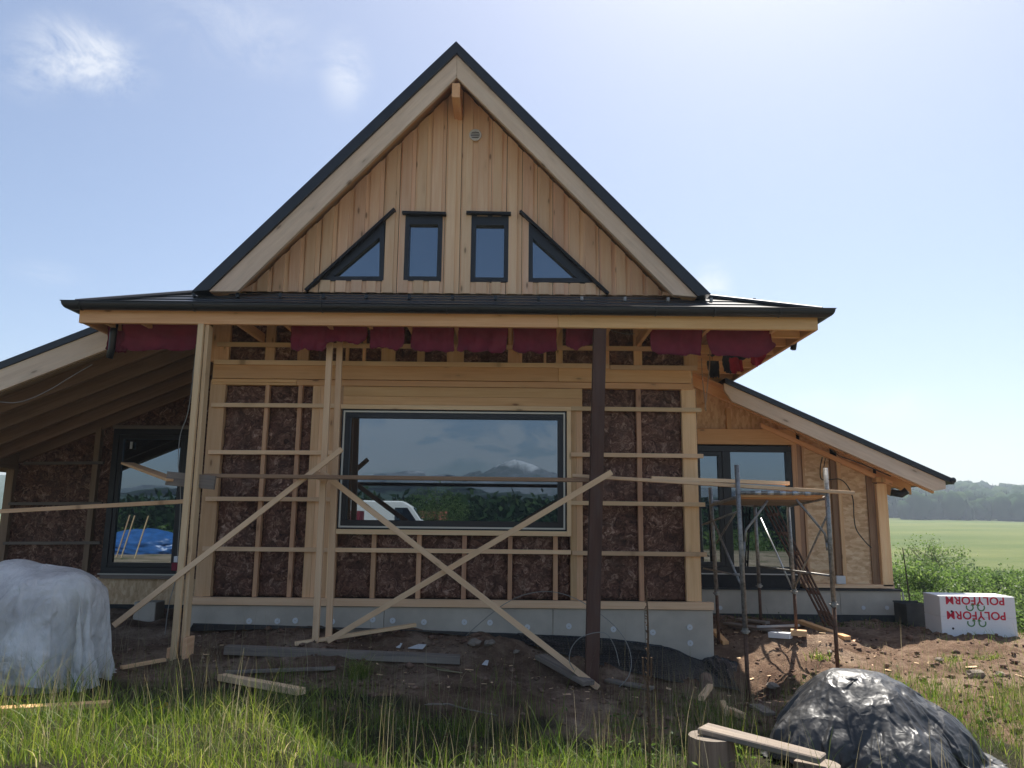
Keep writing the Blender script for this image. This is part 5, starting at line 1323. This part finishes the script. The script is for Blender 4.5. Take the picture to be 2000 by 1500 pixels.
def gauss(x, y, cx, cy, sx, sy): return np.exp(-(((x - cx) / sx) ** 2 + ((y - cy) / sy) ** 2))
def grass_density(x, y):
    n = fbm(x * 1.3, y * 1.3, 61)
    L_ = smooth(6.7, 5.9, y + (n - .5) * 1.2) * smooth(-.6, -1.6, x + (n - .5) * 1.2) * 1.0
    mid = smooth(7.6, 6.7, y + (n - .5) * 1.4) * smooth(.38, .60, n) * .6 * (x > -2)
    c = 0
    for g_ in ((-1.0, 7.0, .8, .5, .7), (-1.9, 7.6, .5, .3, .5), (.1, 6.7, .4, .4, .6), (1.95, 7.9, .40, .7, .9), (1.75, 7.0, .6, .5, .8), (2.1, 6.2, .45, .7, .7), (1.1, 7.4, .25, .3, .8),
               (-1.55, 8.6, .18, .15, .6), (-2.4, 6.9, .8, .35, .5), (-3.2, 8.4, .4, .2, .25), (2.7, 7.5, .35, .4, .25),
               (4.15, 8.4, .35, .4, .75), (4.9, 7.0, .8, .9, 1.0), (4.0, 7.2, .5, .7, .7), (5.3, 9.5, .2, .25, .5), (5.3, 7.8, .6, .5, .7), (.9, 6.15, 1.4, .55, .95), (3.9, 12.1, .7, .15, .4), (5.2, 12.2, 1.0, .2, .35), (3.35, 9.0, .2, .15, .7), (7.6, 11.0, .7, .9, .8), (5.8, 10.1, .35, .2, .35), (6.4, 10.75, .5, .12, .4)):
        c = np.maximum(c, gauss(x, y, *g_[:4]) * g_[4])
    far = smooth(7.2, 8.4, x) * (y > 8)
    return np.clip(np.maximum.reduce([L_, mid, c, far * .8]), 0, 1)
def scatter(n, x0, x1, y0, y1, dens, rng=RNG):
    x = rng.uniform(x0, x1, n); y = rng.uniform(y0, y1, n); k = rng.uniform(0, 1, n) < dens(x, y)
    x, y = x[k], y[k]
    # nothing inside the bag, tarp, stumps or house
    ok = ~((((x + 4.66) / .85) ** 2 + ((y - 7.85) / .8) ** 2 < 1) | (((x - TX) / .95) ** 2 + ((y - TY) / .95) ** 2 < 1) | ((y > 10.05) & (x > -9) & (x < 2.6)) | ((y > 12.75) & (x < 6.4)))
    x, y = x[ok], y[ok]
    return np.stack([x, y, ground_h(x, y) - .01], 1)
gr = Leaves()
P_ = scatter(120000, -5.5, 7.5, 4.3, 12.7, grass_density)
n = len(P_); dd = grass_density(P_[:, 0], P_[:, 1])
left = P_[:, 0] < -1.2
cl = fbm(P_[:, 0] * 2.2, P_[:, 1] * 2.2, 88)
h = RNG.gamma(3, .030, n) * (.5 + .8 * dd) * (.5 + 1.1 * cl) * np.where(left, 1.05, 1.1) + .025
tint = np.clip(RNG.beta(1.6, 2.2, n) * .9 + (cl - .5) * .8 + np.where(left, .06, -.10), 0, 1)  # blades off the left bank tinted darker, shade put into their colour
gr.add(*blades(P_, h, RNG.uniform(.003, .0075, n), RNG.uniform(.1, 1.1, n), tint, 4))
cd = lambda x, y: smooth(.60, .70, fbm(x * 2.6, y * 2.6, 404)) * smooth(9.3, 7.8, y) * (x > -5) * .9 + gauss(x, y, 1.9, 7.7, .35, .5) * .5 + gauss(x, y, 4.3, 8.2, .35, .5) * .7 + gauss(x, y, 4.7, 6.9, .6, .7) * .6
P_ = scatter(26000, -5.0, 6.5, 5.2, 9.6, cd)
n = len(P_); gr.add(*blades(P_, RNG.gamma(6, .045, n) * (.6 + .6 * cd(P_[:, 0], P_[:, 1])), RNG.uniform(.003, .007, n), RNG.uniform(.1, .7, n), np.clip(RNG.beta(1.6, 2.6, n), 0, 1), 4))
gr.build('grass', M['grass']); tag(bpy.data.objects['grass'], 'mixed green meadow grass on the banks round the site', 'grass', kind='stuff')
# taller stems with seed heads
tl = Leaves()
P_ = scatter(6500, -5.4, 7.2, 4.6, 9.8, lambda x, y: .05 + .35 * smooth(9.6, 8.2, y) * smooth(.48, .62, fbm(x * 2.4, y * 2.4, 44)) + grass_density(x, y) * smooth(.40, .62, fbm(x * 1.7, y * 1.7, 33)) * .65 + gauss(x, y, 1.9, 7.6, .5, .8) * .5 + gauss(x, y, 4.1, 8.6, .35, .4) * .6 + gauss(x, y, -1.0, 6.3, .6, .6) * .5)
n = len(P_); h = RNG.uniform(.28, .62, n)
tl.add(*blades(P_, h, np.full(n, .0032), RNG.uniform(.02, .28, n), np.clip(RNG.normal(.5, .25, n), 0, 1), 5, droop=.2))
k = RNG.uniform(0, 1, n) < .6
# seed heads near stem tips: short wider blades starting high on the stem
Q = P_[k].copy(); Q[:, 2] += h[k] * .84
m_ = len(Q); Qs = np.repeat(Q, 5, 0) + RNG.normal(0, .006, (m_ * 5, 3)) + np.array([0, 0, 1]) * np.tile(np.arange(5) * .016, m_)[:, None]
tl.add(*blades(Qs, RNG.uniform(.02, .05, len(Qs)), np.full(len(Qs), .004), RNG.uniform(.2, .8, len(Qs)), np.clip(RNG.normal(.7, .2, len(Qs)), 0, 1), 2)) if False else None
tl.build('seeding_grass_stems', M['straw']); tag(bpy.data.objects['seeding_grass_stems'], 'thin straw-coloured grass stems standing above the turf', 'grass stems', kind='stuff')
# foreground tall stalks with seed spikes, individual look but uncountable
# broad-leaved weeds
wd = Leaves()
P_ = scatter(5200, -4.5, 7.2, 4.8, 12.4, lambda x, y: np.clip(gauss(x, y, .8, 6.3, 1.2, .5) * .8 + gauss(x, y, 1.1, 7.35, .30, .35) * 1.2 + gauss(x, y, 1.55, 6.7, .4, .4) * .7 + gauss(x, y, -1.2, 6.9, .6, .4) * .5 + gauss(x, y, 4.6, 7.3, .9, .9) * .5 + gauss(x, y, 2.35, 6.6, .25, .3) * .8 + gauss(x, y, 3.35, 9.0, .16, .12) * 1.4 + gauss(x, y, 5.2, 12.3, .8, .2) * .5 + gauss(x, y, -.5, 7.3, .3, .3) * .6, 0, 1))
n = len(P_); Cn = np.repeat(P_, 5, 0); Cn = Cn + np.stack([RNG.normal(0, .04, n * 5), RNG.normal(0, .04, n * 5), np.abs(RNG.normal(.06, .05, n * 5))], 1)
wd.add(*leaf_quads(Cn, RNG.uniform(.010, .028, n * 5), RNG.uniform(.1, 1, n * 5)))
wd.build('leafy_weeds', M['leaf']); tag(bpy.data.objects['leafy_weeds'], 'low broad-leaved weeds scattered over the soil and turf', 'weeds', kind='stuff')
# drooping grass tuft in the shade in front of the squared timber
def tuft(px, py, n, hh, label, mat='grass', lean=(.5, 1.3), rad=.05, w=.007):
    p = on_ground(px, py); Lf = Leaves(); P0 = np.tile(np.array(p), (n, 1)) + RNG.normal(0, rad, (n, 3)) * [1, 1, 0]
    P0[:, 2] = ground_h(P0[:, 0], P0[:, 1]) - .02; Lf.add(*blades(P0, RNG.uniform(.5, 1, n) * hh, np.full(n, w), RNG.uniform(*lean, n), RNG.uniform(.1, .95, n), 7, droop=1.3))
    o = Lf.build('grass_tuft', M[mat], None, tuple(p)); tag(o, label, 'grass tuft')
tuft(700, 1325, 160, .42, 'drooping long-bladed grass tuft in the shade below the picture window')
tuft(1860, 1265 + 30, 70, .18, 'small grass tuft on sunlit soil before the foam stack', 'grass', (.2, 1), .06)
tuft(1930, 1290, 90, .16, 'low grass tuft at the right on the bank', 'grass', (.2, 1), .08)
tuft(1605, 1288, 60, .2, 'bright green tuft at the foot of the right scaffold leg', 'grass', (.2, 1), .08, .012)
tuft(330, 1300, 60, .14, 'dusty tuft at the foot of the left double post', 'straw', (.3, 1), .1)
# yellow flower
p = W(312, 1383, 6.35); g0 = GZ(p.x, p.y); root = thing('yellow_flower', (p.x, p.y, g0), 'small yellow flower standing in the grass at lower left', 'flower')
mb = MB(); mb.tube([(p.x, p.y, g0), (p.x + .01, p.y, p.z)], .003, 5); mb.build('stem', M['leaf'], root)
mb = MB()
for q in ((0, 0), (.03, .012), (-.03, -.006), (.012, -.022), (.05, .03)):
    cc = p + Vector((q[0], 0, q[1]))
    for k in range(6):
        t = k * math.pi / 3; mb.prism([cc, cc + Vector((math.cos(t) * .016, -.004, math.sin(t) * .016)), cc + Vector((math.cos(t + .8) * .016, -.004, math.sin(t + .8) * .016))], (0, .002, 0))
mb.build('petals', M['yellow'], root)
# dead mullein stalks
def mullein(px, py, pytop, label, lean=0, r=.012):
    p = on_ground(px, py); top = W(px + lean, pytop, p.y); mb = MB(); n = 14; pts = []
    for k in range(n + 1):
        t = k / n; pts.append(p.lerp(top, t) + Vector(((float(vnoise(np.array(t * 5), np.array(px * .1), 4)) - .5) * .03, 0, 0)))
    root = thing('dead_stalk', tuple(p), label, 'stalk')
    mb.tube(pts, r, 7, r * .45)
    for k in range(70):
        t = random.uniform(.35, .98) if k % 2 else random.uniform(0, .5); q = p.lerp(top, t); a_ = random.uniform(0, 6.28); l = random.uniform(.01, .022)
        mb.tube([q, q + Vector((math.cos(a_) * l, math.sin(a_) * l, random.uniform(-.01, .012)))], .006, 5, .003)
    for s_ in (-1, 1):
        q = p.lerp(top, .46); mb.tube([q, q + Vector((s_ * .03, 0, .05)), q + Vector((s_ * .034, 0, .19))], .007, 6, .009)
    mb.build('stem', M['stalk'], root)
mullein(1268, 1500, 1145, 'tall dead brown mullein stalk rising in front of the right wall corner', -7, .013)
# bushes and trees
def bush(name, x, y, rx, ry, h, nleaf, ls, mat, label, cat, group=None, trunk=True, seed=0, z=None, stems=7, gap=.5, low=0.0):
    rng = np.random.default_rng(100 + seed); z0 = GZ(x, y) if z is None else z
    root = thing(name, (x, y, z0), label, cat, group)
    nc = max(6, int(nleaf / 90)); cen = []
    while len(cen) < nc:
        p = rng.uniform(-1, 1, 3); p[2] = rng.uniform(low, 1)
        if (p[0] ** 2 + p[1] ** 2 + ((p[2] - .45) / .58) ** 2) < 1: cen.append(p)
    cen = np.array(cen); idx = rng.integers(0, nc, nleaf); sz = rng.uniform(.10, .24, nc)
    C = cen[idx] + rng.normal(size=(nleaf, 3)) * sz[idx][:, None]
    C[:, 2] = np.abs(C[:, 2])
    C = C * [rx, ry, h * .82] + [x, y, z0]
    ct = rng.uniform(0, .6, nc)
    Lf = Leaves(); Lf.add(*leaf_quads(C, rng.uniform(.6, 1.2, nleaf) * ls, np.clip(ct[idx] + rng.uniform(0, .4, nleaf), 0, 1), rng)); Lf.build('crown', M[mat], root, (x, y, z0 + h * .5))
    if trunk:
        mb = MB()
        for k in range(stems):
            c = cen[k % nc]; e = Vector((x + c[0] * rx, y + c[1] * ry, z0 + c[2] * h)); b_ = Vector((x + rng.normal() * rx * .06, y, z0 - .05)); m1 = b_.lerp(e, .45) + Vector((0, 0, h * .1))
            mb.tube([b_, m1, e], h * .013, 6, h * .003)
            for q in range(3):
                c2 = cen[rng.integers(0, nc)]; e2 = Vector((x + c2[0] * rx, y + c2[1] * ry, z0 + c2[2] * h)); mb.tube([m1, m1.lerp(e2, .6) + Vector((0, 0, h * .04)), e2], h * .006, 5, h * .002)
        mb.build('trunk', M['bark'], root)
    return root
def at(px, py, Y): p = W(px, py, Y); return p
# airy shrub tree
p = at(1825, 1100, 26); zt = W(1825, 1052, 26).z; z0 = W(1825, 1125, 26).z
bush('shrub_tree', p.x, 26, 1.15, 1.0, zt - z0, 2600, .045, 'leafb', 'airy multi-stemmed young tree standing in front of the green field', 'tree', seed=3, z=z0, stems=14)
# hedge of willow scrub beyond: individual bushes
hz = [(1765, 20, 1090), (1800, 22, 1108), (1850, 24, 1112), (1893, 23, 1112), (1935, 26, 1108), (1975, 25, 1110), (2010, 22, 1112), (1740, 26, 1095)]
for i, (px, Y, top) in enumerate(hz):
    p = at(px, top, Y); z0 = W(px, 1165, Y).z; z0 = min(z0, GZ(p.x, Y) + .3)
    bush('scrub_bush', p.x, Y, 1.0, .9, p.z - z0, 4200, .05, 'leaf', ['scrub bush at the left end of the row just right of the house corner', 'second scrub bush from the left behind the dark tub', 'scrub bush directly behind the left half of the foam stack', 'scrub bush directly behind the right half of the foam stack', 'scrub bush just past the right edge of the foam stack', 'next to last scrub bush at the right end of the row', 'scrub bush cut by the right picture edge', 'farthest scrub bush peeking past the house corner'][i], 'bush', 'scrub bushes behind the foam stack', seed=10 + i, z=z0, stems=4)
for i, (px, Y, top, r) in enumerate([(1962, 13.2, 1142, .62), (2010, 13.0, 1150, .6), (1990, 12.0, 1190, .42)]):
    p = at(px, top, Y); z0 = GZ(p.x, Y)
    bush('leafy_bush', p.x, Y, r, .5, p.z - z0, 3000, .035, 'leafb', ['bright young bush right behind the foam stack', 'bright bush cut by the right picture edge', 'low bright bush right of the foam stack'][i], 'bush', 'bright bushes at the right', seed=30 + i, z=z0, stems=5)
for i, (px, Y, top, r) in enumerate([(1770, 15.5, 1145, .5), (1795, 14.5, 1165, .35)]):
    p = at(px, top, Y); z0 = GZ(p.x, Y)
    bush('weed_clump', p.x, Y, r, .4, p.z - z0, 1800, .03, 'leafb', ['tall weed clump behind the right wing corner', 'low weed clump behind the dark tub'][i], 'weeds', seed=40 + i, z=z0, stems=4)
# thin bare sticks by the corner
for i, (a_, b_, lab) in enumerate((((1763, 1070, 14), (1778, 1180, 14), 'dark slanting stick behind the right wing corner'), ((1758, 1112, 14.2), (1757, 1180, 14.2), 'thin bare sapling closest to the right wing corner'))):
    mb = MB(); mb.tube([W(*b_), W(*a_)], .014 - .006 * i, 6, .008 - .004 * i); T('bare_stick', mb, 'bark', lab, 'stick', bevel=0)
# tree peeking at the left edge
bush('leafy_tree', -13.0, 16.5, 1.4, 1.2, 3.4, 5000, .07, 'leafb', 'leafy tree just visible past the left porch corner', 'tree', seed=50, z=GZ(-13.0, 16.5), stems=6)

# distant forest on the hill, one uncountable mass
def forest(name, pts, hgt, mat, label, k=26, seed=1):
    import bmesh
    rng = np.random.default_rng(seed)
    bm = bmesh.new(); bmesh.ops.create_icosphere(bm, subdivisions=2, radius=1); bm.verts.ensure_lookup_table()
    B = np.array([v.co[:] for v in bm.verts]); F = np.array([[v.index for v in f.verts] for f in bm.faces]); bm.free()
    P_ = np.array(pts, float); H = np.array(hgt, float); n = len(P_); con = rng.uniform(0, 1, n) < .45
    V = B[None] * (1 + rng.normal(0, .13, (n, len(B), 1)))
    rad = np.where(con, .24, .42) * H
    taper = np.where(con[:, None], np.clip(1 - .5 * (B[None, :, 2] + 1), .05, 1) * 1.15, 1)
    V = np.stack([V[..., 0] * rad[:, None] * taper, V[..., 1] * rad[:, None] * taper, V[..., 2] * H[:, None] * .5], -1) + P_[:, None] + np.array([0, 0, 1]) * (H * .5)[:, None, None]
    T_ = np.repeat(np.clip(np.where(con, .05, .4) + rng.uniform(0, .45, n), 0, 1), len(B)) + rng.normal(0, .08, n * len(B))
    Lf = Leaves(); Lf.add(V.reshape(-1, 3), (F[None] + (np.arange(n) * len(B))[:, None, None]).reshape(-1, 3), np.clip(T_, 0, 1))
    Lf.build(name, M[mat], None, tuple(P_.mean(0))); tag(bpy.data.objects[name], label, 'forest', kind='stuff')
def leafmass(name, pts, hgt, mat, label, k=26, seed=1):
    rng = np.random.default_rng(seed); P_ = np.array(pts, float); H = np.array(hgt, float); n = len(P_)
    u = rng.normal(size=(n, k, 3)); u /= np.linalg.norm(u, axis=2, keepdims=True); u *= rng.uniform(.5, 1, (n, k, 1))
    C = P_[:, None] + u * (H * .5)[:, None, None] * [.85, .85, 1] + np.array([0, 0, 1]) * (H * .5)[:, None, None]
    Lf = Leaves(); Lf.add(*leaf_quads(C.reshape(-1, 3), np.repeat(H * .09, k), np.clip(rng.uniform(0, .7, n * k) + np.repeat(rng.uniform(-.1, .3, n), k), 0, 1), rng))
    Lf.build(name, M[mat], None, tuple(P_.mean(0))); tag(bpy.data.objects[name], label, 'forest', kind='stuff')
n = 4200; xs_ = RNG.uniform(120, 620, n); ys_ = 335 + (RNG.uniform(0, 1, n) ** 1.3) * 370
zs_ = ground_h(xs_, ys_); forest('far_forest', list(zip(xs_, ys_, zs_ - .5)), RNG.uniform(6, 13, n), 'darkleaf', 'dark mixed forest covering the hazy hillside', 16, 5)
# far hedge line at foot of the field
n = 260; xs_ = RNG.uniform(10, 60, n); ys_ = 42 + RNG.normal(0, 3, n); leafmass('scrub_line', list(zip(xs_, ys_, ground_h(xs_, ys_) - .3)), RNG.uniform(1.2, 2.2, n), 'leaf', 'green scrub line along the foot of the field', 60, 6)

# ------------------------------------------------------------------ what the windows mirror, behind the camera
def mirror_pt(px, py, D):          # direction seen in the facade glass, D metres beyond the glass
    p = W(px, py, YW + .03 + D); return Vector((p.x, 2 * (YW + .03) - p.y, p.z))
def ridge(name, D, prof, base, mat, depth, label, seed):
    xs = np.linspace(prof[0][0], prof[-1][0], 150); zs = np.interp(xs, [q[0] for q in prof], [q[1] for q in prof]); vs = []
    rows = 26
    for j in range(rows):
        t = j / (rows - 1)
        for x, z in zip(xs, zs):
            xw = x; hgt = z * (1 - (1 - t) ** 1.4) if t < 1 else z
            rg = (float(fbm(np.array(x / 28.), np.array(t * 7.), seed, 6, .62)) - .5)
            vs.append((xw + rg * 30, -(D - depth * (1 - t)) + rg * 60, base + hgt * (1 + rg * .5)))
    nx = len(xs); fs = [(j * nx + i, j * nx + i + 1, (j + 1) * nx + i + 1, (j + 1) * nx + i) for j in range(rows - 1) for i in range(nx - 1)]
    mb = MB(); mb.mesh(vs, fs); o = mb.build(name, mat, None, True); tag(o, label, kind='structure')
def m_mount():
    m, nt, N, L, b = new_mat('rock_and_snow')
    ge = N.new('ShaderNodeNewGeometry'); sp = N.new('ShaderNodeSeparateXYZ'); L.new(ge.outputs['Position'], sp.inputs[0])
    n_ = noise(N, L, ge.outputs['Position'], .03, 6, .7)
    ad = N.new('ShaderNodeMath'); ad.operation = 'MULTIPLY_ADD'; ad.inputs[1].default_value = 45; L.new(n_, ad.inputs[0]); L.new(sp.outputs['Z'], ad.inputs[2])
    c = ramp(N, L, n_, [(.4, (.05, .07, .07)), (.6, (.14, .15, .17))]); c = mixc(N, L, maprange(N, L, ad.outputs[0], 72, 80), c, (.5, .52, .55)); L.new(c, b.inputs['Base Color']); b.inputs['Roughness'].default_value = .9; return m
M['mount'] = m_mount()
ridge('mountains', 850, [(-560, 25), (-315, 34), (-208, 30), (-150, 46), (-126, 50), (-85, 46), (-60, 44), (-25, 60), (-5, 66), (12, 60), (60, 44), (190, 40), (440, 25), (700, 38)], -4, M['mount'], 250, 'hazy mountain range with snow patches behind the camera', 7)
ridge('dark_hills', 480, [(-400, 16), (-170, 20), (-80, 24), (0, 20), (80, 19), (270, 15), (480, 20)], -4, simple('dark_wooded_hill', (.03, .05, .035), .95, 0, .1, .05, .3), 120, 'dark wooded hills behind the camera', 17)
n = 1300; xs_ = RNG.uniform(-75, 60, n); ys_ = -62 - RNG.uniform(0, 28, n); leafmass('valley_trees', list(zip(xs_, ys_, ground_h(xs_, ys_) - .3)), RNG.uniform(3.5, 7.0, n), 'darkleaf', 'belt of dark trees behind the camera seen in the window glass', 50, 8)
n = 500; xs_ = np.concatenate([RNG.uniform(-40, -14, 300), RNG.uniform(-10, 40, 200)]); ys_ = -20 - RNG.uniform(0, 12, n); leafmass('valley_scrub', list(zip(xs_, ys_, ground_h(xs_, ys_) - .3)), RNG.uniform(1.0, 1.9, n), 'leaf', 'low green scrub behind the camera', 50, 9)
q = mirror_pt(850, 1000, 38); bush('willow_tree', q.x, q.y, 2.2, 1.6, 4.0, 9000, .07, 'leaf', 'pale green willow tree mirrored in the picture window', 'tree', seed=60, z=GZ(q.x, q.y), stems=6)
# white van
def van(x, y, z):
    root = thing('parked_van', (x, y, z), 'white delivery van parked behind the camera and mirrored in the window', 'van'); root.rotation_euler = (0, 0, R(-4))
    def C(nm, mb, mat, sm=False, bv=0):
        o = mb.build(nm, M[mat], None, sm, bv, origin=(0, 0, 0)); o.parent = root; return o
    mb = MB(); mb.prism([(-2.6, -.95, .45), (-2.6, -.95, 2.35), (-2.45, -.95, 2.5), (1.0, -.95, 2.5), (1.5, -.95, 2.2), (2.0, -.95, 1.5), (2.65, -.95, 1.2), (2.75, -.95, .45)], (0, 1.9, 0), (1, 0, 0)); C('body', mb, 'white', False, .06)
    for sy in (-.957, .957):
        mb = MB(); mb.prism([(.6, sy - .004, 1.45), (.6, sy - .004, 2.15), (1.25, sy - .004, 2.15), (1.75, sy - .004, 1.45)], (0, .008, 0)); C('side_window', mb, 'glass')
        for wx in (-1.7, 1.8):
            mb = MB(); mb.tube([(wx, sy * .9, .35), (wx, sy * 1.02, .35)], .35, 20); o = C('wheel', mb, 'frame')
            mb = MB(); mb.tube([(wx, sy * 1.0, .35), (wx, sy * 1.03, .35)], .2, 16); C('hub_cap', mb, 'foil')
    mb = MB(); mb.prism([(1.56, -.8, 2.14), (1.98, -.8, 1.53), (2.0, -.8, 1.55), (1.59, -.8, 2.17)], (0, 1.6, 0)); C('windscreen', mb, 'glass')
q = mirror_pt(752, 1000, 32); van(q.x, q.y, GZ(q.x, q.y) + .0 if GZ(q.x, q.y) > -1 else GZ(q.x, q.y))
# red barrier boards and rust-red roof
q = mirror_pt(676, 1000, 24); mb = MB(); g0 = GZ(q.x, q.y)
root = thing('red_container', (q.x, q.y, g0), 'dark red site container with white chevrons mirrored in the window', 'container')
mb.box(q.x - 1.2, q.x + .6, q.y - 1, q.y, g0, 1.75); mb.build('walls', M['red'], root)
mb = MB()
for k in range(3):
    for zz in (1.0, 1.35): mb.beam((q.x - .8 + .5 * k, q.y + .01, zz), (q.x - .6 + .5 * k, q.y + .01, zz + .14), .03, .01, (0, 1, 0)); mb.beam((q.x - .6 + .5 * k, q.y + .01, zz + .14), (q.x - .8 + .5 * k, q.y + .01, zz + .28), .03, .01, (0, 1, 0))
mb.build('chevrons', M['white'], root)
q = mirror_pt(800, 1010, 48); g0 = GZ(q.x, q.y); root = thing('brick_shed', (q.x, q.y, g0), 'long low shed with rust-red roof mirrored in the window', 'shed')
mb = MB(); mb.box(q.x - 3, q.x + 2.5, q.y - 3, q.y, g0, 1.25); mb.build('walls', M['conc'], root)
mb = MB(); mb.prism([(q.x - 3.2, q.y + .3, 1.25), (q.x - 3.2, q.y - 1.5, 1.9), (q.x - 3.2, q.y - 3.3, 1.25)], (5.9, 0, 0), (1, 0, 0)); mb.build('roof', simple('rust_red_roof', (.30, .09, .05), .8), root)
# blue tarpaulin heap and lath stakes mirrored in the porch window
def mirror_pt2(px, py, D): p = W(px, py, YL + D); return Vector((p.x, 2 * (YL + .03) - p.y, p.z))
q = mirror_pt2(280, 1030, 19); g0 = GZ(q.x, q.y)
M['blue'] = simple('blue_tarpaulin', (.03, .11, .30), .35, 0, .5, 4, .3, .8, 6)
o = lumpy('blue_tarpaulin', (q.x, q.y, g0 - .1), 1.9, 1.1, .95 + .1, M['blue'], lambda w: math.sqrt(max(.01, 1 - w ** 2.2)), .3, nu=70, nv=30, seed=71, wr=.03)
tag(o, 'blue tarpaulin over a long pile, mirrored in the porch window', 'tarpaulin')
for i, (px, lab) in enumerate(((228, 'leftmost leaning stake by the blue pile'), (238, 'second leaning stake by the blue pile'), (265, 'rightmost leaning stake by the blue pile'))):
    q = mirror_pt2(px, 1075, 15); mb = MB(); g0 = GZ(q.x, q.y); mb.beam((q.x, q.y, g0), (q.x + .35, q.y, g0 + 1.5), .05, .03); T('leaning_stake', mb, 'batten', lab, 'stake')

# scattered clods of soil (uncountable)
def clods():
    n = 5200; x = RNG.uniform(-4.5, 7.5, n); y = RNG.uniform(6.6, 12.6, n); s = soil_mask(x, y); k = (RNG.uniform(0, 1, n) < s * (.25 + .9 * smooth(.4, .6, fbm(x * 1.5, y * 1.5, 91)))) & ~((y > 10.0) & (x < 2.65))
    x, y = x[k], y[k]; n = len(x); z = ground_h(x, y); r = RNG.gamma(2.0, .0085, n) + .004
    base = np.array([[1, 0, 0], [-1, 0, 0], [0, 1, 0], [0, -1, 0], [0, 0, 1], [0, 0, -1], [.6, .6, .5], [-.6, .6, .5], [.6, -.6, .5], [-.6, -.6, .5]], float)
    V = base[None] * RNG.uniform(.65, 1.25, (n, 10, 1)) * r[:, None, None] * [1, 1, .7]; V = V + np.stack([x, y, z + r * .2], 1)[:, None]
    T3 = np.array([[0, 6, 8], [2, 7, 6], [1, 9, 7], [3, 8, 9], [4, 8, 6], [4, 6, 7], [4, 7, 9], [4, 9, 8], [0, 2, 6], [2, 1, 7], [1, 3, 9], [3, 0, 8], [5, 2, 0], [5, 1, 2], [5, 3, 1], [5, 0, 3]])
    F = (np.arange(n) * 10)[:, None, None] + T3[None]; Lf = Leaves(); Lf.add(V.reshape(-1, 3), F.reshape(-1, 3), np.zeros(n * 10))
    m, nt, N, L, b = new_mat('soil_clods'); ge = N.new('ShaderNodeNewGeometry')
    L.new(ramp(N, L, noise(N, L, ge.outputs['Position'], 14, 4), [(.35, (.10, .055, .036)), (.6, (.22, .13, .085)), (.75, (.36, .26, .18))]), b.inputs['Base Color']); b.inputs['Roughness'].default_value = .95
    Lf.build('soil_clods', m); tag(bpy.data.objects['soil_clods'], 'crumbs and clods of reddish soil', 'soil', kind='stuff')
clods()

def litter():
    Lf = Leaves()
    P_ = scatter(16000, -5, 7.5, 5.5, 12.6, lambda x, y: soil_mask(x, y) * smooth(.45, .62, fbm(x * 1.9, y * 1.9, 301)) * .35 + .04)
    n = len(P_); P_[:, 2] += .012
    Lf.add(*blades(P_, RNG.uniform(.02, .08, n), RNG.uniform(.002, .004, n), RNG.uniform(.8, 2.6, n), RNG.uniform(0, 1, n), 3, droop=.9))
    Lf.build('dead_grass_litter', M['straw']); tag(bpy.data.objects['dead_grass_litter'], 'thin litter of dead grass on the soil', 'litter', kind='stuff')
    n = 420; x = np.where(RNG.uniform(0, 1, n) < .5, RNG.normal(3.4, 1.3, n), RNG.normal(-1.0, 1.6, n)); y = RNG.uniform(8.2, 11.8, n); k = ~((y > 10.0) & (x < 2.65)); x, y = x[k], y[k]; n = len(x)
    C = np.stack([x, y, ground_h(x, y) + .012], 1); az = RNG.uniform(0, 6.28, n); l = RNG.gamma(2, .007, n) + .005; w = l * RNG.uniform(.15, .5, n)
    a_ = np.stack([np.cos(az) * l, np.sin(az) * l, RNG.normal(0, .004, n)], 1); b_ = np.stack([-np.sin(az) * w, np.cos(az) * w, RNG.normal(0, .003, n)], 1)
    V = np.stack([C - a_ - b_, C + a_ - b_, C + a_ + b_, C - a_ + b_], 1).reshape(-1, 3)
    L2 = Leaves(); L2.add(V, np.arange(4 * n).reshape(n, 4), np.repeat(RNG.uniform(0, 1, n), 4)); L2.build('wood_chips', M['batten']); tag(bpy.data.objects['wood_chips'], 'pale wood chips and splinters strewn over the soil', 'wood chips', kind='stuff')
litter()

# ------------------------------------------------------------------ haze
def haze():
    mb = MB(); mb.box(-960, 960, -960, 960, -10, 84); o = mb.build('haze', M['dark'], None, origin=(0, 0, 0)); o.data.materials.clear()
    m = bpy.data.materials.new('thin_haze'); m.use_nodes = True; N = m.node_tree.nodes; N.clear(); out = N.new('ShaderNodeOutputMaterial'); v = N.new('ShaderNodeVolumePrincipled')
    v.inputs['Density'].default_value = .0006; v.inputs['Color'].default_value = (.75, .87, 1, 1); v.inputs['Anisotropy'].default_value = .3
    m.node_tree.links.new(v.outputs[0], out.inputs['Volume']); o.data.materials.append(m); tag(o, 'thin summer haze over the valley', kind='stuff')
haze()
